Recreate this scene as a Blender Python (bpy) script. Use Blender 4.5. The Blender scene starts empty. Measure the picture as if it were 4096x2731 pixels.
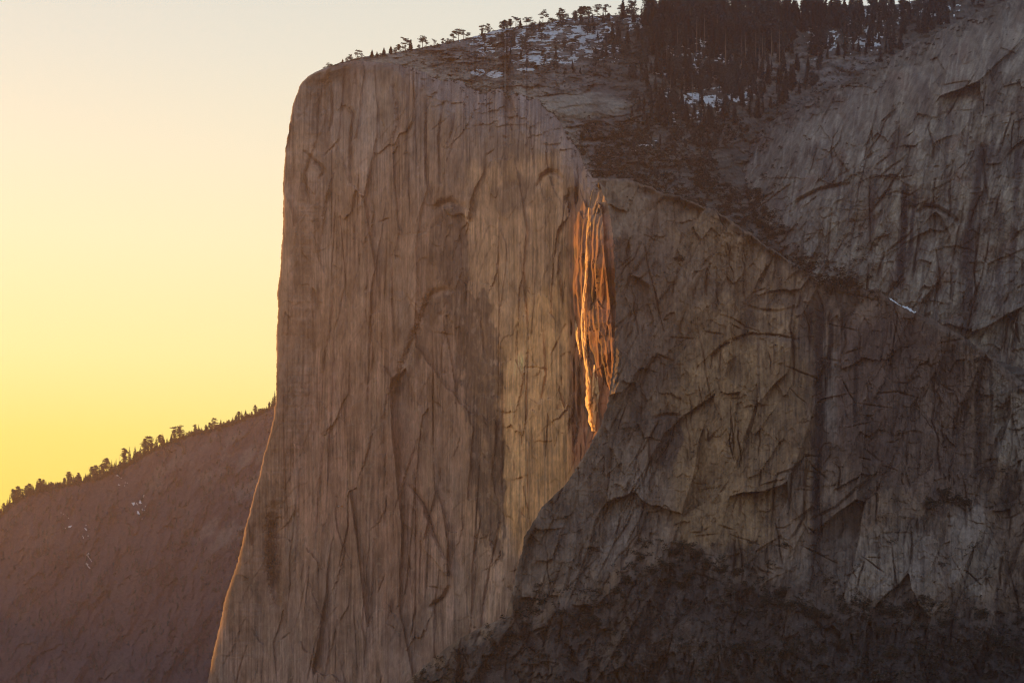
import bpy, math, random
import numpy as np
from mathutils import Vector

S = bpy.context.scene
C = S.collection
K = 2.279e-4            # metres across per metre of distance for one layout unit
CX, HY = 1176.0, 1750.0  # layout units: straight ahead, horizon


def P3(px, py, Y):
    return np.stack([(px - CX) * K * Y, Y + 0 * px, (HY - py) * K * Y], -1)


# ------------------------------------------------------------------ noise
_pg = np.random.default_rng(11)
_PT = _pg.permutation(4096).astype(np.int32)
_GA = _pg.random(4096).astype(np.float32)
_GC = np.cos(_GA * 2 * np.pi); _GS = np.sin(_GA * 2 * np.pi)


def _hash(ix, iy, seed):
    return _PT[(_PT[(ix + seed * 131) & 4095] + iy) & 4095]


def rnd(ix, iy, seed):
    return _GA[_hash(ix, iy, seed)]


def perlin(x, y, seed=0):
    x, y = np.broadcast_arrays(np.asarray(x, np.float32), np.asarray(y, np.float32))
    bx = np.floor(x); by = np.floor(y)
    fx = x - bx; fy = y - by
    ix = bx.astype(np.int32) + seed * 131; iy = by.astype(np.int32)
    u = fx * fx * fx * (fx * (fx * 6 - 15) + 10); v = fy * fy * fy * (fy * (fy * 6 - 15) + 10)
    p0 = _PT[ix & 4095] + iy; p1 = _PT[(ix + 1) & 4095] + iy
    def g(p, ax, ay):
        h = _PT[p & 4095]
        return _GC[h] * (fx - ax) + _GS[h] * (fy - ay)
    a = g(p0, 0, 0); b = g(p1, 1, 0); c = g(p0 + 1, 0, 1); d = g(p1 + 1, 1, 1)
    t = a + u * (b - a)
    return (t + v * (c + u * (d - c) - t)) * 1.5


def fbm(x, y, o=4, seed=0, gain=.5):
    s = 0; a = 1; t = 0
    for i in range(o):
        s = s + a * perlin(x * 2 ** i + 17.3 * i, y * 2 ** i - 9.1 * i, seed + i); t += a; a *= gain
    return s / t


def ridged(x, y, o=3, seed=0):
    s = 0; a = 1; t = 0
    for i in range(o):
        s = s + a * (1 - np.abs(perlin(x * 2 ** i + 5.7 * i, y * 2 ** i, seed + i)) * 1.6); t += a; a *= .5
    return s / t


def vor(x, y, seed):
    """nearest cell: distances, cell hash pair and offset inside the cell"""
    ix = np.floor(x).astype(np.int32); iy = np.floor(y).astype(np.int32)
    f1 = np.full(x.shape, 9., np.float32); f2 = f1.copy()
    cx = np.zeros(x.shape, np.int32); cy = cx.copy()
    dx = np.zeros(x.shape, np.float32); dy = dx.copy()
    for a in (-1, 0, 1):
        for b in (-1, 0, 1):
            jx = ix + a; jy = iy + b
            ex = x - (jx + .1 + .8 * rnd(jx, jy, seed)); ey = y - (jy + .1 + .8 * rnd(jx, jy, seed + 7))
            d = ex * ex + ey * ey
            m = d < f1
            f2 = np.where(m, f1, np.minimum(f2, d))
            f1 = np.where(m, d, f1); cx = np.where(m, jx, cx); cy = np.where(m, jy, cy)
            dx = np.where(m, ex, dx); dy = np.where(m, ey, dy)
    return np.sqrt(f1), np.sqrt(f2), cx, cy, dx, dy


def facets(x, y, sx, sy, seed, off=1., tx=.25, ty=.15, warp=.35, shear=0., mpp=.62):
    """broken plates: every cell has its own offset (metres) and tilt (slope)"""
    xs = (x + shear * y) / sx; ys = y / sy
    w = warp
    xs2 = xs + w * perlin(xs * 1.3, ys * 1.3, seed + 3) + w * .4 * perlin(xs * 4.1, ys * 4.1, seed + 4)
    ys2 = ys + w * perlin(xs * 1.3 + 40, ys * 1.3, seed + 5) + w * .4 * perlin(xs * 4.1 + 40, ys * 4.1, seed + 6)
    f1, f2, cx, cy, dx, dy = vor(xs2, ys2, seed)
    r1 = rnd(cx, cy, seed + 11) - .5; r2 = rnd(cx, cy, seed + 12) - .5; r3 = rnd(cx, cy, seed + 13) - .5
    v = r1 * 2 * off + r2 * 2 * tx * dx * sx * mpp + r3 * 2 * ty * dy * sy * mpp
    return v, f2 - f1, rnd(cx, cy, seed + 14)


def sm(a, b, x):
    t = np.clip((x - a) / (b - a), 0, 1)
    return t * t * (3 - 2 * t)


def interp(pts):
    a = np.array(pts, float)
    return lambda t: np.interp(t, a[:, 0], a[:, 1])


def near(px, py, poly):
    """distance to a polyline, signed side, and 0..1 along it"""
    best = np.full(px.shape, 1e9); side = np.zeros(px.shape); tt = np.zeros(px.shape)
    n = len(poly) - 1
    for i in range(n):
        ax, ay = poly[i]; bx, by = poly[i + 1]
        vx, vy = bx - ax, by - ay
        L2 = vx * vx + vy * vy
        t = np.clip(((px - ax) * vx + (py - ay) * vy) / L2, 0, 1)
        d = np.hypot(px - ax - t * vx, py - ay - t * vy)
        m = d < best
        best = np.where(m, d, best)
        side = np.where(m, np.sign((px - ax) * vy - (py - ay) * vx), side)
        tt = np.where(m, (i + t) / n, tt)
    return best, side, tt


def local(px, py, poly, pad):
    """only the part of the grid near a feature"""
    a = np.array(poly)
    return (px > a[:, 0].min() - pad) & (px < a[:, 0].max() + pad) & (py > a[:, 1].min() - pad) & (py < a[:, 1].max() + pad)


def groove(Y, px, py, poly, w, depth, taper=True):
    m = local(px, py, poly, w * 4)
    if not m.any(): return
    x = px[m]; y = py[m]
    jit = w * .3 * perlin(x / 9, y / 14, 5) + w * .3 * perlin(x / 3.5, y / 5, 6)
    d, s, t = near(x + jit, y, poly)
    k = np.sin(np.pi * np.clip(t, .06, .94)) ** .5 if taper else 1
    Y[m] += depth * k * np.exp(-(d / w) ** 2)


def overhang(Y, px, py, poly, w, depth, side=1):
    """a roof or flake edge: rock on one side of the line is set back, fading away over w"""
    m = local(px, py, poly, w * 3)
    if not m.any(): return
    x = px[m]; y = py[m]
    jit = 2.2 * perlin(x / 8, y / 8, 15) + 1.4 * perlin(x / 3, y / 3, 16)
    d, s, t = near(x + jit, y + jit, poly)
    k = np.sin(np.pi * np.clip(t, .05, .95)) ** .5
    Y[m] += depth * k * np.where(s * side > 0, np.exp(-d / w), 0)


def cracks(Y, px, py, R, n, box, l0, l1, lean, w, dep, wig=.08):
    x0, y0, x1, y1 = box
    for _ in range(n):
        x = R.uniform(x0, x1); y = R.uniform(y0, y1); l = R.uniform(l0, l1) * R.uniform(.4, 1); a = R.gauss(lean[0], lean[1])
        P = []
        for i in range(5):
            t = i / 4
            P.append((x + math.sin(a) * l * t + R.gauss(0, wig * l * .35), y + math.cos(a) * l * t))
        groove(Y, px, py, P, R.uniform(*w), R.uniform(*dep))


def flakes(Y, px, py, R, n, box, l0, l1, lean, w, dep):
    x0, y0, x1, y1 = box
    for _ in range(n):
        x = R.uniform(x0, x1); y = R.uniform(y0, y1); l = R.uniform(l0, l1); a = R.gauss(*lean); b = R.uniform(-.7, .7)
        P = []
        for i in range(5):
            P.append((x, y)); x += math.sin(a) * l / 4; y += math.cos(a) * l / 4; a += b / 2
        overhang(Y, px, py, P, R.uniform(*w), R.uniform(*dep), R.choice((-1, 1)))


def blob(px, py, cx, cy, rx, ry, soft=.35, seed=3, rag=.35):
    u = (px - cx) / rx; v = (py - cy) / ry
    m = (np.abs(u) < 1.8) & (np.abs(v) < 1.8)
    out = np.zeros(px.shape, np.float32)
    if m.any():
        r = np.hypot(u[m], v[m]) + rag * fbm(px[m] / (rx * .5), py[m] / (ry * .4), 4, seed)
        out[m] = 1 - sm(1 - soft, 1 + soft, r)
    return out


def poly(px, py, pts, soft=6, warp=8, seed=5, k=1.):
    """ragged-edged patch of another colour"""
    a = np.array(pts)
    m = (px > a[:, 0].min() - 40) & (px < a[:, 0].max() + 40) & (py > a[:, 1].min() - 40) & (py < a[:, 1].max() + 40)
    out = np.zeros(px.shape, np.float32)
    if not m.any(): return out
    x = px[m] + warp * 1.6 * fbm(px[m] / 22, py[m] / 60, 4, seed); y = py[m] + warp * 2 * fbm(px[m] / 22 + 31, py[m] / 40, 4, seed)
    ins = np.zeros(x.shape, bool); n = len(pts)
    for i in range(n):
        (x0, y0), (x1, y1) = pts[i], pts[(i + 1) % n]
        if y0 != y1:
            ins ^= ((y0 > y) != (y1 > y)) & (x < (x1 - x0) * (y - y0) / (y1 - y0) + x0)
    d, _, _ = near(x, y, list(pts) + [pts[0]])
    out[m] = sm(-soft, soft, np.where(ins, d, -d)) * k
    return out


def mixc(c, col, f):
    return c + (np.array(col, np.float32) - c) * f[..., None]


# ------------------------------------------------------------------ materials
def new_mat(name):
    m = bpy.data.materials.new(name); m.use_nodes = True
    nt = m.node_tree; nt.nodes.clear()
    o = nt.nodes.new('ShaderNodeOutputMaterial')
    b = nt.nodes.new('ShaderNodeBsdfPrincipled')
    nt.links.new(b.outputs[0], o.inputs[0])
    return m, nt, b


def rock_mat(name, rough=.9, bump=.5, grain=.3):
    """colour from the rock's own veins and stains, broken up by fine procedural grain"""
    m, nt, b = new_mat(name)
    N = nt.nodes.new; L = nt.links.new
    at = N('ShaderNodeAttribute'); at.attribute_name = 'rock'
    tc = N('ShaderNodeTexCoord')
    mp = N('ShaderNodeMapping'); mp.inputs['Scale'].default_value = (.22, .22, .09); L(tc.outputs['Object'], mp.inputs[0])
    n1 = N('ShaderNodeTexNoise'); n1.inputs['Scale'].default_value = 1.; n1.inputs['Detail'].default_value = 6; n1.inputs['Roughness'].default_value = .65
    L(mp.outputs[0], n1.inputs['Vector'])
    r = N('ShaderNodeMapRange'); r.inputs[1].default_value = .25; r.inputs[2].default_value = .75
    r.inputs[3].default_value = 1 - grain; r.inputs[4].default_value = 1 + grain
    L(n1.outputs[0], r.inputs[0])
    mx = N('ShaderNodeVectorMath'); mx.operation = 'SCALE'
    L(at.outputs['Color'], mx.inputs[0]); L(r.outputs[0], mx.inputs['Scale'])
    L(mx.outputs[0], b.inputs['Base Color'])
    b.inputs['Roughness'].default_value = rough
    b.inputs['Specular IOR Level'].default_value = .25
    n2 = N('ShaderNodeTexNoise'); n2.inputs['Scale'].default_value = 2.3; n2.inputs['Detail'].default_value = 4
    L(mp.outputs[0], n2.inputs['Vector'])
    bp = N('ShaderNodeBump'); bp.inputs['Strength'].default_value = bump; bp.inputs['Distance'].default_value = 1.2
    L(n2.outputs[0], bp.inputs['Height']); L(bp.outputs[0], b.inputs['Normal'])
    return m


def flat_mat(name, col, var=.35, scale=.3, rough=.9, trans=0.):
    m, nt, b = new_mat(name)
    N = nt.nodes.new; L = nt.links.new
    tc = N('ShaderNodeTexCoord')
    n = N('ShaderNodeTexNoise'); n.inputs['Scale'].default_value = scale; n.inputs['Detail'].default_value = 3
    L(tc.outputs['Object'], n.inputs['Vector'])
    cr = N('ShaderNodeValToRGB')
    cr.color_ramp.elements[0].position = .3; cr.color_ramp.elements[1].position = .7
    cr.color_ramp.elements[0].color = [c * (1 - var) for c in col] + [1]
    cr.color_ramp.elements[1].color = [min(1, c * (1 + var)) for c in col] + [1]
    L(n.outputs[0], cr.inputs[0]); L(cr.outputs[0], b.inputs['Base Color'])
    b.inputs['Roughness'].default_value = rough; b.inputs['Specular IOR Level'].default_value = .2
    if trans:
        t = N('ShaderNodeBsdfTranslucent'); L(cr.outputs[0], t.inputs[0])
        mx = N('ShaderNodeMixShader'); mx.inputs[0].default_value = trans
        L(b.outputs[0], mx.inputs[1]); L(t.outputs[0], mx.inputs[2])
        o = [x for x in nt.nodes if x.type == 'OUTPUT_MATERIAL'][0]
        L(mx.outputs[0], o.inputs[0])
    return m


# ------------------------------------------------------------------ mesh building
def raw_mesh(name, V, F4=None, F3=None, mat=None, col=None, smooth=True):
    V = np.asarray(V, np.float32).reshape(-1, 3)
    n4 = 0 if F4 is None else len(F4); n3 = 0 if F3 is None else len(F3)
    me = bpy.data.meshes.new(name)
    me.vertices.add(len(V)); me.vertices.foreach_set('co', V.ravel())
    loops = np.concatenate(([np.asarray(F4, np.int32).ravel()] if n4 else []) + ([np.asarray(F3, np.int32).ravel()] if n3 else []))
    me.loops.add(len(loops)); me.loops.foreach_set('vertex_index', loops)
    st = np.concatenate([np.arange(n4) * 4, n4 * 4 + np.arange(n3) * 3]).astype(np.int32)
    me.polygons.add(n4 + n3); me.polygons.foreach_set('loop_start', st)
    me.polygons.foreach_set('use_smooth', np.full(n4 + n3, smooth, bool))
    me.update(calc_edges=True)
    if col is not None:
        a = me.color_attributes.new('rock', 'FLOAT_COLOR', 'POINT')
        c = np.ones((len(V), 4), np.float32); c[:, :3] = np.clip(np.asarray(col).reshape(-1, 3), .004, .9)
        a.data.foreach_set('color', c.ravel())
    if mat: me.materials.append(mat)
    return me


def grid_faces(nv, nu):
    i = np.arange(nv * nu).reshape(nv, nu)
    return np.stack([i[:-1, :-1], i[1:, :-1], i[1:, 1:], i[:-1, 1:]], -1).reshape(-1, 4)


def obj(name, me, parent=None, loc=None, label=None, cat=None, group=None, kind=None):
    o = bpy.data.objects.new(name, me); C.objects.link(o)
    if parent: o.parent = parent
    if loc is not None: o.location = loc
    if label: o['label'] = label
    if cat: o['category'] = cat
    if group: o['group'] = group
    if kind: o['kind'] = kind
    return o


class Body:
    """a body of rock: rows run down its face, columns across it, with its sides carried on behind"""
    def __init__(s, L, T, right, bottom, nu, nv, vpow=1.):
        u = np.linspace(0, 1, nu)[None, :]; v = np.linspace(0, 1, nv)[:, None] ** vpow
        px = L(700.) + u * (right - L(700.)) + 0 * v; py = 0 * px + 500
        for _ in range(25):
            py = .5 * py + .5 * (T(px) + v * (bottom - T(px)))
            px = .5 * px + .5 * (L(py) + u * (right - L(py)))
        s.px = px; s.py = py; s.nu = nu; s.nv = nv
        s.dl = px - px[:, :1]              # layout units from the left edge
        s.dt = py - T(px)                  # and below the top edge

    def build(s, name, Y, col, mat, left_back=(), top_back=(), right_back=(), **kw):
        px, py = s.px.copy(), s.py.copy(); cl = col
        s.Y = Y.copy()
        for dpx, dY in right_back:
            px = np.concatenate([px, px[:, -1:] + dpx], 1); py = np.concatenate([py, py[:, -1:]], 1)
            Y = np.concatenate([Y, Y[:, -1:] + dY], 1); cl = np.concatenate([cl, cl[:, -1:]], 1)
        for dpx, dY in left_back:
            px = np.concatenate([px[:, :1] + dpx, px], 1); py = np.concatenate([py[:, :1], py], 1)
            Y = np.concatenate([Y[:, :1] + dY, Y], 1); cl = np.concatenate([cl[:, :1], cl], 1)
        for dpy, dY in top_back:
            px = np.concatenate([px[:1], px], 0); py = np.concatenate([py[:1] + dpy, py], 0)
            Y = np.concatenate([Y[:1] + dY, Y], 0); cl = np.concatenate([cl[:1], cl], 0)
        V = P3(px, py, Y)
        me = raw_mesh(name, V, grid_faces(*px.shape), None, mat, cl)
        s.o = obj(name, me, **kw)
        # lookup raster so that things can be set down on the body
        s.ras = np.full((1900, 3200), -1, np.int64)
        iy = np.clip(np.round(s.py).astype(int) + 100, 0, 1899); ix = np.clip(np.round(s.px).astype(int) + 300, 0, 3199)
        s.ras[iy.ravel(), ix.ravel()] = np.arange(s.px.size)
        return s.o

    def at(s, px, py):
        iy = int(round(py)) + 100; ix = int(round(px)) + 300
        for r in range(0, 30):
            w = s.ras[max(0, iy - r):iy + r + 1, max(0, ix - r):ix + r + 1]
            k = w[w >= 0]
            if k.size:
                return float(np.median(s.Y.ravel()[k]))
        return None


def W(px, py, Y):
    return Vector(((px - CX) * K * Y, Y, (HY - py) * K * Y))


random.seed(4); rng = np.random.default_rng(7)

# ------------------------------------------------------------------ light
AZ, EL = math.radians(35), math.radians(8)
SUN = Vector((-math.sin(AZ) * math.cos(EL), math.cos(AZ) * math.cos(EL), math.sin(EL)))
s2 = (-math.sin(AZ), math.cos(AZ)); p2 = (-math.cos(AZ), -math.sin(AZ))

# ================================================================== MAIN CLIFF
LAp = [(100, 800), (148, 766), (155, 747), (165, 725), (175, 708), (195, 690), (215, 681), (260, 668), (300, 662), (340, 655), (400, 651),
       (500, 650), (560, 648), (600, 645), (632, 641), (680, 638), (750, 636), (850, 635), (920, 633), (960, 628), (1000, 618), (1040, 608),
       (1080, 597), (1130, 586), (1180, 572), (1220, 562), (1260, 553), (1300, 541), (1340, 528), (1380, 517), (1420, 508), (1460, 499),
       (1500, 490), (1540, 482), (1568, 476), (1650, 452), (1800, 410)]
_la = interp(LAp)
LA = lambda y: _la(y) + 2.2 * perlin(y / 41, 0 * y + 3.3, 21) + 1.3 * perlin(y / 13, 0 * y + 1.7, 22) + .8 * perlin(y / 4.5, 0 * y + 1.7, 23)
TA = interp([(600, 158), (745, 157), (766, 150), (812, 140), (850, 142), (900, 146), (960, 160), (1000, 180), (1060, 196), (1150, 212), (1220, 228),
             (1270, 258), (1300, 300), (1330, 350), (1345, 385), (1362, 409), (1400, 413), (1460, 425), (1600, 500)])
_ta0 = TA
TA = lambda x: _ta0(x) + sm(860, 960, x) * (1 - sm(1290, 1330, x)) * (20 * fbm(x / 60, 0 * x, 4, 26) + 11 * (rnd(np.floor(x / 17 + .5 * perlin(x / 30, 0 * x, 28)).astype(np.int32), np.zeros_like(x, dtype=np.int32), 29) - .5)) + 1.5 * perlin(x / 6, 0 * x, 27)
SY = interp([(1200, 0), (1296, 0), (1305, 20), (1310, 100), (1317, 150), (1324, 158), (1400, 166), (1412, 164), (1440, 110), (1480, 0)])
SH = interp([(300, 40), (415, 30), (455, 26), (500, 10), (560, 0), (700, 4), (780, 10), (850, 22), (930, 36), (980, 42), (1060, 30), (1150, 10), (1300, 0)])


def build_main():
    b = Body(LA, TA, 1470, 1765, 640, 1080)
    px, py = b.px, b.py
    a = (px - CX) * K
    dlt = 4 + 26 * sm(0, 110, b.dl) + 68 * sm(620, 1150, px)
    Y = (1422 + dlt) / (-p2[1] - p2[0] * a)
    # the bay beside the waterfall swings out towards the valley
    pe = px - SH(py) * sm(1290, 1345, px) + 8 * fbm(px / 30, py / 90, 3, 31) + 3. * perlin(px / 7, py / 60, 32)
    stair = SY(pe)
    for i, x0 in enumerate((1322, 1333, 1344, 1355, 1366, 1377, 1388)):
        hi = np.clip(11 + 24 * perlin(py / 130, 0 * py + 7.7 * i, 33) + 12 * perlin(py / 40, 0 * py + 3.1 * i, 34), 0, 46)
        y0, y1 = ((540, 740), (490, 800), (440, 860), (415, 975), (500, 985), (590, 900), (640, 840))[i]
        hi = hi * (.6, .8, 1.2, 1.5, .9, .6, .4)[i] * sm(y0 - 40, y0 + 40, py) * (1 - sm(y1 - 40, y1 + 30, py)) + 3
        stair = stair + hi * sm(0, 3.2, pe - x0 - 6 * perlin(py / 90, 0 * py + 5.5 * i, 35))
    Y -= stair * sm(330, 440, py)
    # base flares out towards the ground
    Y -= 60 * sm(1150, 1760, py)
    # round the nose and the rim
    w = 4 + 2 * sm(900, 1400, py)
    d = np.clip(b.dl / w, 0, 1)
    Y += w * .68 * 1.5 * (1 - np.sqrt(1 - (1 - d) ** 2 + 1e-6))
    wt = (22 + 97 * sm(880, 1080, px) * (1 - .75 * sm(1290, 1370, px))) * (1 + .22 * fbm(px / 30, 0 * px, 3, 75))
    d = np.clip(b.dt / wt, 0, 1)
    Y += wt * .7 * (2.2 - .6 * sm(900, 1080, px)) * (1 - np.sqrt(1 - (1 - d) ** 2 + 1e-6))
    # ---- relief
    flute = sm(1120, 1180, px) * sm(430, 560, py) * (1 - sm(1050, 1250, py))
    topz = 1 - sm(330, 520, py)
    X = px + 7 * fbm(px / 110, py / 420, 2, 41)
    f0, e0, i0 = facets(X, py, 105, 420, 100, 9., .40, .10, .10, shear=-.05)
    f1, e1, i1 = facets(X, py, 42, 240, 120, 2.4, .40, .10, .10, shear=.05)
    f2, e2, i2 = facets(X, py, 15, 110, 140, .45, .26, .12, .12, shear=.06)
    f3, e3, i3 = facets(X, py, 6.5, 24, 160, .22, .25, .2, .25)
    calm = sm(-.05, .3, fbm(px / 110, py / 190, 3, 55))
    roll = (1 - sm(.5, 1., b.dt / wt)) * sm(900, 1000, px)
    fr_, er_, ir_ = facets(X, py, 34, 15, 170, 5, .25, .7, .4, shear=.4)
    R = f0 * 1.3 + f1 + f2 * (.3 + .7 * calm) + f3 * (.2 + .8 * calm) + roll * fr_ * 1.5
    R += 7 * fbm(px / 150, py / 420, 3, 51)
    R -= 3. * flute * ridged(X / 19, py / 420, 3, 61)
    R -= (.1 + 1.6 * flute) * ridged(X / 7.5, py / 300, 2, 66)
    R += (.2 + .6 * calm) * fbm(px / 4.2, py / 12, 3, 71)
    bay = sm(1296, 1312, px) * (1 - sm(1380, 1398, px)) * sm(420, 500, py)
    R -= bay * (1.5 * ridged((X - SH(py)) / 22, py / 190, 3, 76) + 1.2 * ridged((X - SH(py)) / 7, py / 90, 2, 77))
    n = fbm(px / 120 + .2 * py / 120, py / 330, 3, 81)
    tr = n * 4; fl = np.floor(tr); fr = tr - fl
    R += 4. * (fl + sm(0, .06, fr) - tr) * .7
    edge = np.clip(b.dl / 20, .15, 1) * np.clip(b.dt / 12, .2, 1)
    Y += R * edge * .52
    RR = random.Random(31)
    cracks(Y, px, py, RR, 34, (640, 160, 1300, 1500), 120, 520, (0, .04), (1.1, 1.9), (3, 7), .012)
    cracks(Y, px, py, RR, 16, (520, 1100, 1150, 1560), 60, 300, (-.12, .08), (1.2, 2.4), (4, 9), .03)
    cracks(Y, px, py, RR, 14, (660, 200, 1300, 1500), 25, 80, (-.5, .3), (1.2, 2.), (3, 7), .03)
    flakes(Y, px, py, RR, 70, (650, 190, 1300, 1540), 40, 190, (0, .16), (10, 34), (2, 6))
    flakes(Y, px, py, RR, 46, (680, 190, 1300, 1540), 10, 36, (1.2, .5), (5, 14), (3, 8))
    flakes(Y, px, py, RR, 26, (1300, 450, 1390, 980), 20, 90, (0, .2), (4, 12), (3, 9))
    # ---- named features
    G = lambda poly, w, dep: groove(Y, px, py, poly, w, dep)
    O = lambda poly, w, dep, sd=1: overhang(Y, px, py, poly, w, dep, sd)
    G([(1035, 668), (1012, 668), (992, 680), (973, 722), (958, 760), (944, 795), (928, 835), (915, 868), (900, 905), (893, 925), (885, 963)], 9, 15)
    O([(1050, 672), (1020, 668), (995, 676), (975, 715), (945, 790), (915, 866)], 26, 9, -1)
    G([(630, 1165), (624, 1220), (628, 1300), (636, 1385)], 12, 26)
    G([(1030, 1349), (1020, 1372), (990, 1393)], 5, 16)
    O([(1031, 1347), (1018, 1374), (988, 1394)], 16, 6, 1); O([(1031, 1347), (1018, 1374), (988, 1394)], 16, 6, -1)
    G([(944, 1118), (965, 1145), (979, 1168), (994, 1221), (1022, 1280)], 5, 14)
    O([(935, 1112), (965, 1145), (979, 1168), (994, 1221), (1024, 1284)], 25, 6, 1)
    G([(1236, 425), (1246, 405), (1262, 393), (1278, 397), (1290, 410)], 5, 18)
    G([(1312, 438), (1306, 460), (1313, 480), (1316, 505)], 7, 26)
    G([(1376, 424), (1374, 434)], 6, 22)
    G([(1003, 480), (1012, 468), (1035, 464), (1058, 475)], 8, 18)
    O([(985, 520), (1003, 480), (1035, 464), (1060, 476)], 45, 6, 1)
    G([(1153, 800), (1156, 900), (1157, 1010), (1154, 1110), (1160, 1200)], 3, 6)
    for pl, w_, d_ in [([(805, 250), (812, 262), (806, 330), (804, 420)], 4, 9), ([(760, 190), (764, 260), (758, 300)], 3, 6),
                       ([(905, 200), (912, 240), (916, 290), (900, 330)], 6, 7), ([(985, 230), (978, 300), (980, 400), (990, 470)], 4, 8),
                       ([(1018, 240), (1008, 310), (1012, 420)], 3.5, 7), ([(1050, 230), (1040, 300), (1030, 330)], 4, 6),
                       ([(725, 330), (700, 400), (712, 470)], 3, 6), ([(700, 350), (735, 380), (745, 395), (735, 410)], 4, 8),
                       ([(900, 560), (902, 700), (908, 800)], 3, 5), ([(770, 640), (760, 760), (735, 880)], 4, 5),
                       ([(850, 730), (858, 820), (846, 900)], 3, 5), ([(1100, 690), (1108, 760), (1118, 830)], 3.5, 6),
                       ([(1195, 560), (1210, 700), (1215, 780)], 3, 6), ([(1285, 560), (1290, 660), (1300, 720)], 4, 6),
                       ([(1250, 760), (1255, 860), (1240, 940)], 3, 6), ([(860, 1240), (858, 1330), (850, 1420)], 3, 5),
                       ([(745, 1000), (735, 1130), (725, 1260)], 4, 6), ([(690, 1080), (686, 1200), (680, 1330)], 4, 5),
                       ([(960, 1010), (930, 1100), (905, 1180)], 3, 5), ([(1095, 1230), (1092, 1330), (1085, 1420)], 3.5, 7),
                       ([(1150, 1200), (1128, 1300), (1110, 1390)], 3, 6), ([(780, 1420), (760, 1500), (745, 1568)], 4, 6)]:
        G(pl, w_, d_ * 1.4)
    # ---- colour of the rock, with some shade and sunset put in
    c = np.ones(px.shape + (3,), np.float32) * np.array((.29, .213, .16), np.float32)
    g = fbm(px / 60, py / 260, 4, 200); g2 = fbm(X / 9, py / 190, 3, 210); g3 = fbm(px / 14, py / 30, 4, 220)
    c = mixc(c, (.215, .205, .198), sm(560, 240, py) * .95)
    c = mixc(c, (.12, .112, .105), (1 - sm(8, 50, b.dt + 26 * g3)) * sm(740, 800, px) * (1 - sm(900, 980, px)) * .75)
    c = mixc(c, (.25, .17, .135), sm(560, 1000, py) * (1 - sm(850, 1150, px)) * .55)
    c = mixc(c, (.20, .175, .165), sm(1180, 1500, py) * .5)
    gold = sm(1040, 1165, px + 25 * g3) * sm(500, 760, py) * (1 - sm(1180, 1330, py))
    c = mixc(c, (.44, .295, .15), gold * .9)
    c = mixc(c, (.46, .34, .21), flute * sm(-.1, .35, g2) * .55)
    c = mixc(c, (.24, .165, .115), sm(.05, .4, g) * .5)
    c = mixc(c, (.17, .155, .14), sm(.05, .45, -g) * .5)
    brk = .72 + .28 * sm(-.32, .02, fbm(X / 8, py / 120, 3, 371)); brk = brk * (.75 + .25 * sm(-.3, 0, fbm(px / 16, py / 26, 3, 372)))
    P = lambda pts, col, k=.9, soft=6, warp=8: mixc(c, col, brk * poly(px, py, pts, soft, warp * 1.2, 300 + len(pts), k))
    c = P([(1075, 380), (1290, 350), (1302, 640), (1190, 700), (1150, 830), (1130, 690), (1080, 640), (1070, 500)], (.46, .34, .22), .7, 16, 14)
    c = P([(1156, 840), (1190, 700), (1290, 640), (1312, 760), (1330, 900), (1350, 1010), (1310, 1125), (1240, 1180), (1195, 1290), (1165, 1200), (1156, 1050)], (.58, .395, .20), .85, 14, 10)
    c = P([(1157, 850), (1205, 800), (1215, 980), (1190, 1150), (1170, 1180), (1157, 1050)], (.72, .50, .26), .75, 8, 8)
    c = P([(1110, 1150), (1165, 1190), (1195, 1290), (1170, 1400), (1080, 1440), (1050, 1330), (1080, 1220)], (.34, .28, .22), .6, 14, 12)
    c = P([(665, 340), (690, 275), (735, 300), (728, 400), (690, 425)], (.37, .295, .23), .7, 10, 10)
    c = P([(830, 180), (890, 190), (900, 300), (850, 330), (825, 260)], (.33, .305, .275), .7, 14, 12)
    c = P([(700, 860), (780, 830), (830, 1000), (800, 1250), (700, 1230), (660, 1050)], (.30, .195, .15), .6, 20, 14)
    c = P([(860, 1000), (950, 980), (1000, 1200), (960, 1400), (880, 1420), (840, 1200)], (.29, .19, .145), .6, 20, 14)
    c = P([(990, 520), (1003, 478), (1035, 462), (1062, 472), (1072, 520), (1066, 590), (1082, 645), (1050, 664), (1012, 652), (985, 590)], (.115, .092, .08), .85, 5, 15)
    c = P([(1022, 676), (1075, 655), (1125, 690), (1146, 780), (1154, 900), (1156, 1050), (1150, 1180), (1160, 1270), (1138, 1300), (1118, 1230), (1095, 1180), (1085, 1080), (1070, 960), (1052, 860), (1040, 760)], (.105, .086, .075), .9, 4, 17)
    c = P([(1030, 668), (1000, 680), (972, 740), (950, 800), (925, 860), (905, 905), (920, 905), (950, 850), (975, 800), (1000, 730), (1030, 690)], (.10, .08, .07), .8, 5, 5)  # shade of the arch's dihedral wall, painted as a dark band
    c = P([(620, 1180), (640, 1175), (646, 1290), (637, 1392), (612, 1335)], (.12, .082, .068), .85, 4, 4)  # shade inside the lower-left slot, put into the colour
    c = P([(1120, 430), (1200, 400), (1235, 440), (1200, 480), (1140, 500)], (.16, .135, .12), .7, 10, 10)
    c = P([(985, 300), (1050, 250), (1075, 330), (1040, 440), (1000, 420)], (.17, .15, .14), .6, 12, 12)
    c = P([(780, 540), (860, 520), (880, 680), (840, 820), (790, 760)], (.20, .15, .125), .6, 14, 14)
    c = P([(1306, 440), (1318, 432), (1322, 480), (1316, 530), (1306, 500)], (.07, .06, .058), .9, 3, 3)  # shade of the recess left of the fall, put into the colour
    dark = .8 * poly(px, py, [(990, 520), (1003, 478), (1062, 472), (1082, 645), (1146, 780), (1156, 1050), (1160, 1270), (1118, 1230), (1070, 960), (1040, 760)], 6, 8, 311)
    pale = sm(.30, .42, fbm(px / 20, py / 34, 4, 330)) * sm(600, 700, py) * (1 - sm(1250, 1500, py))
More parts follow.
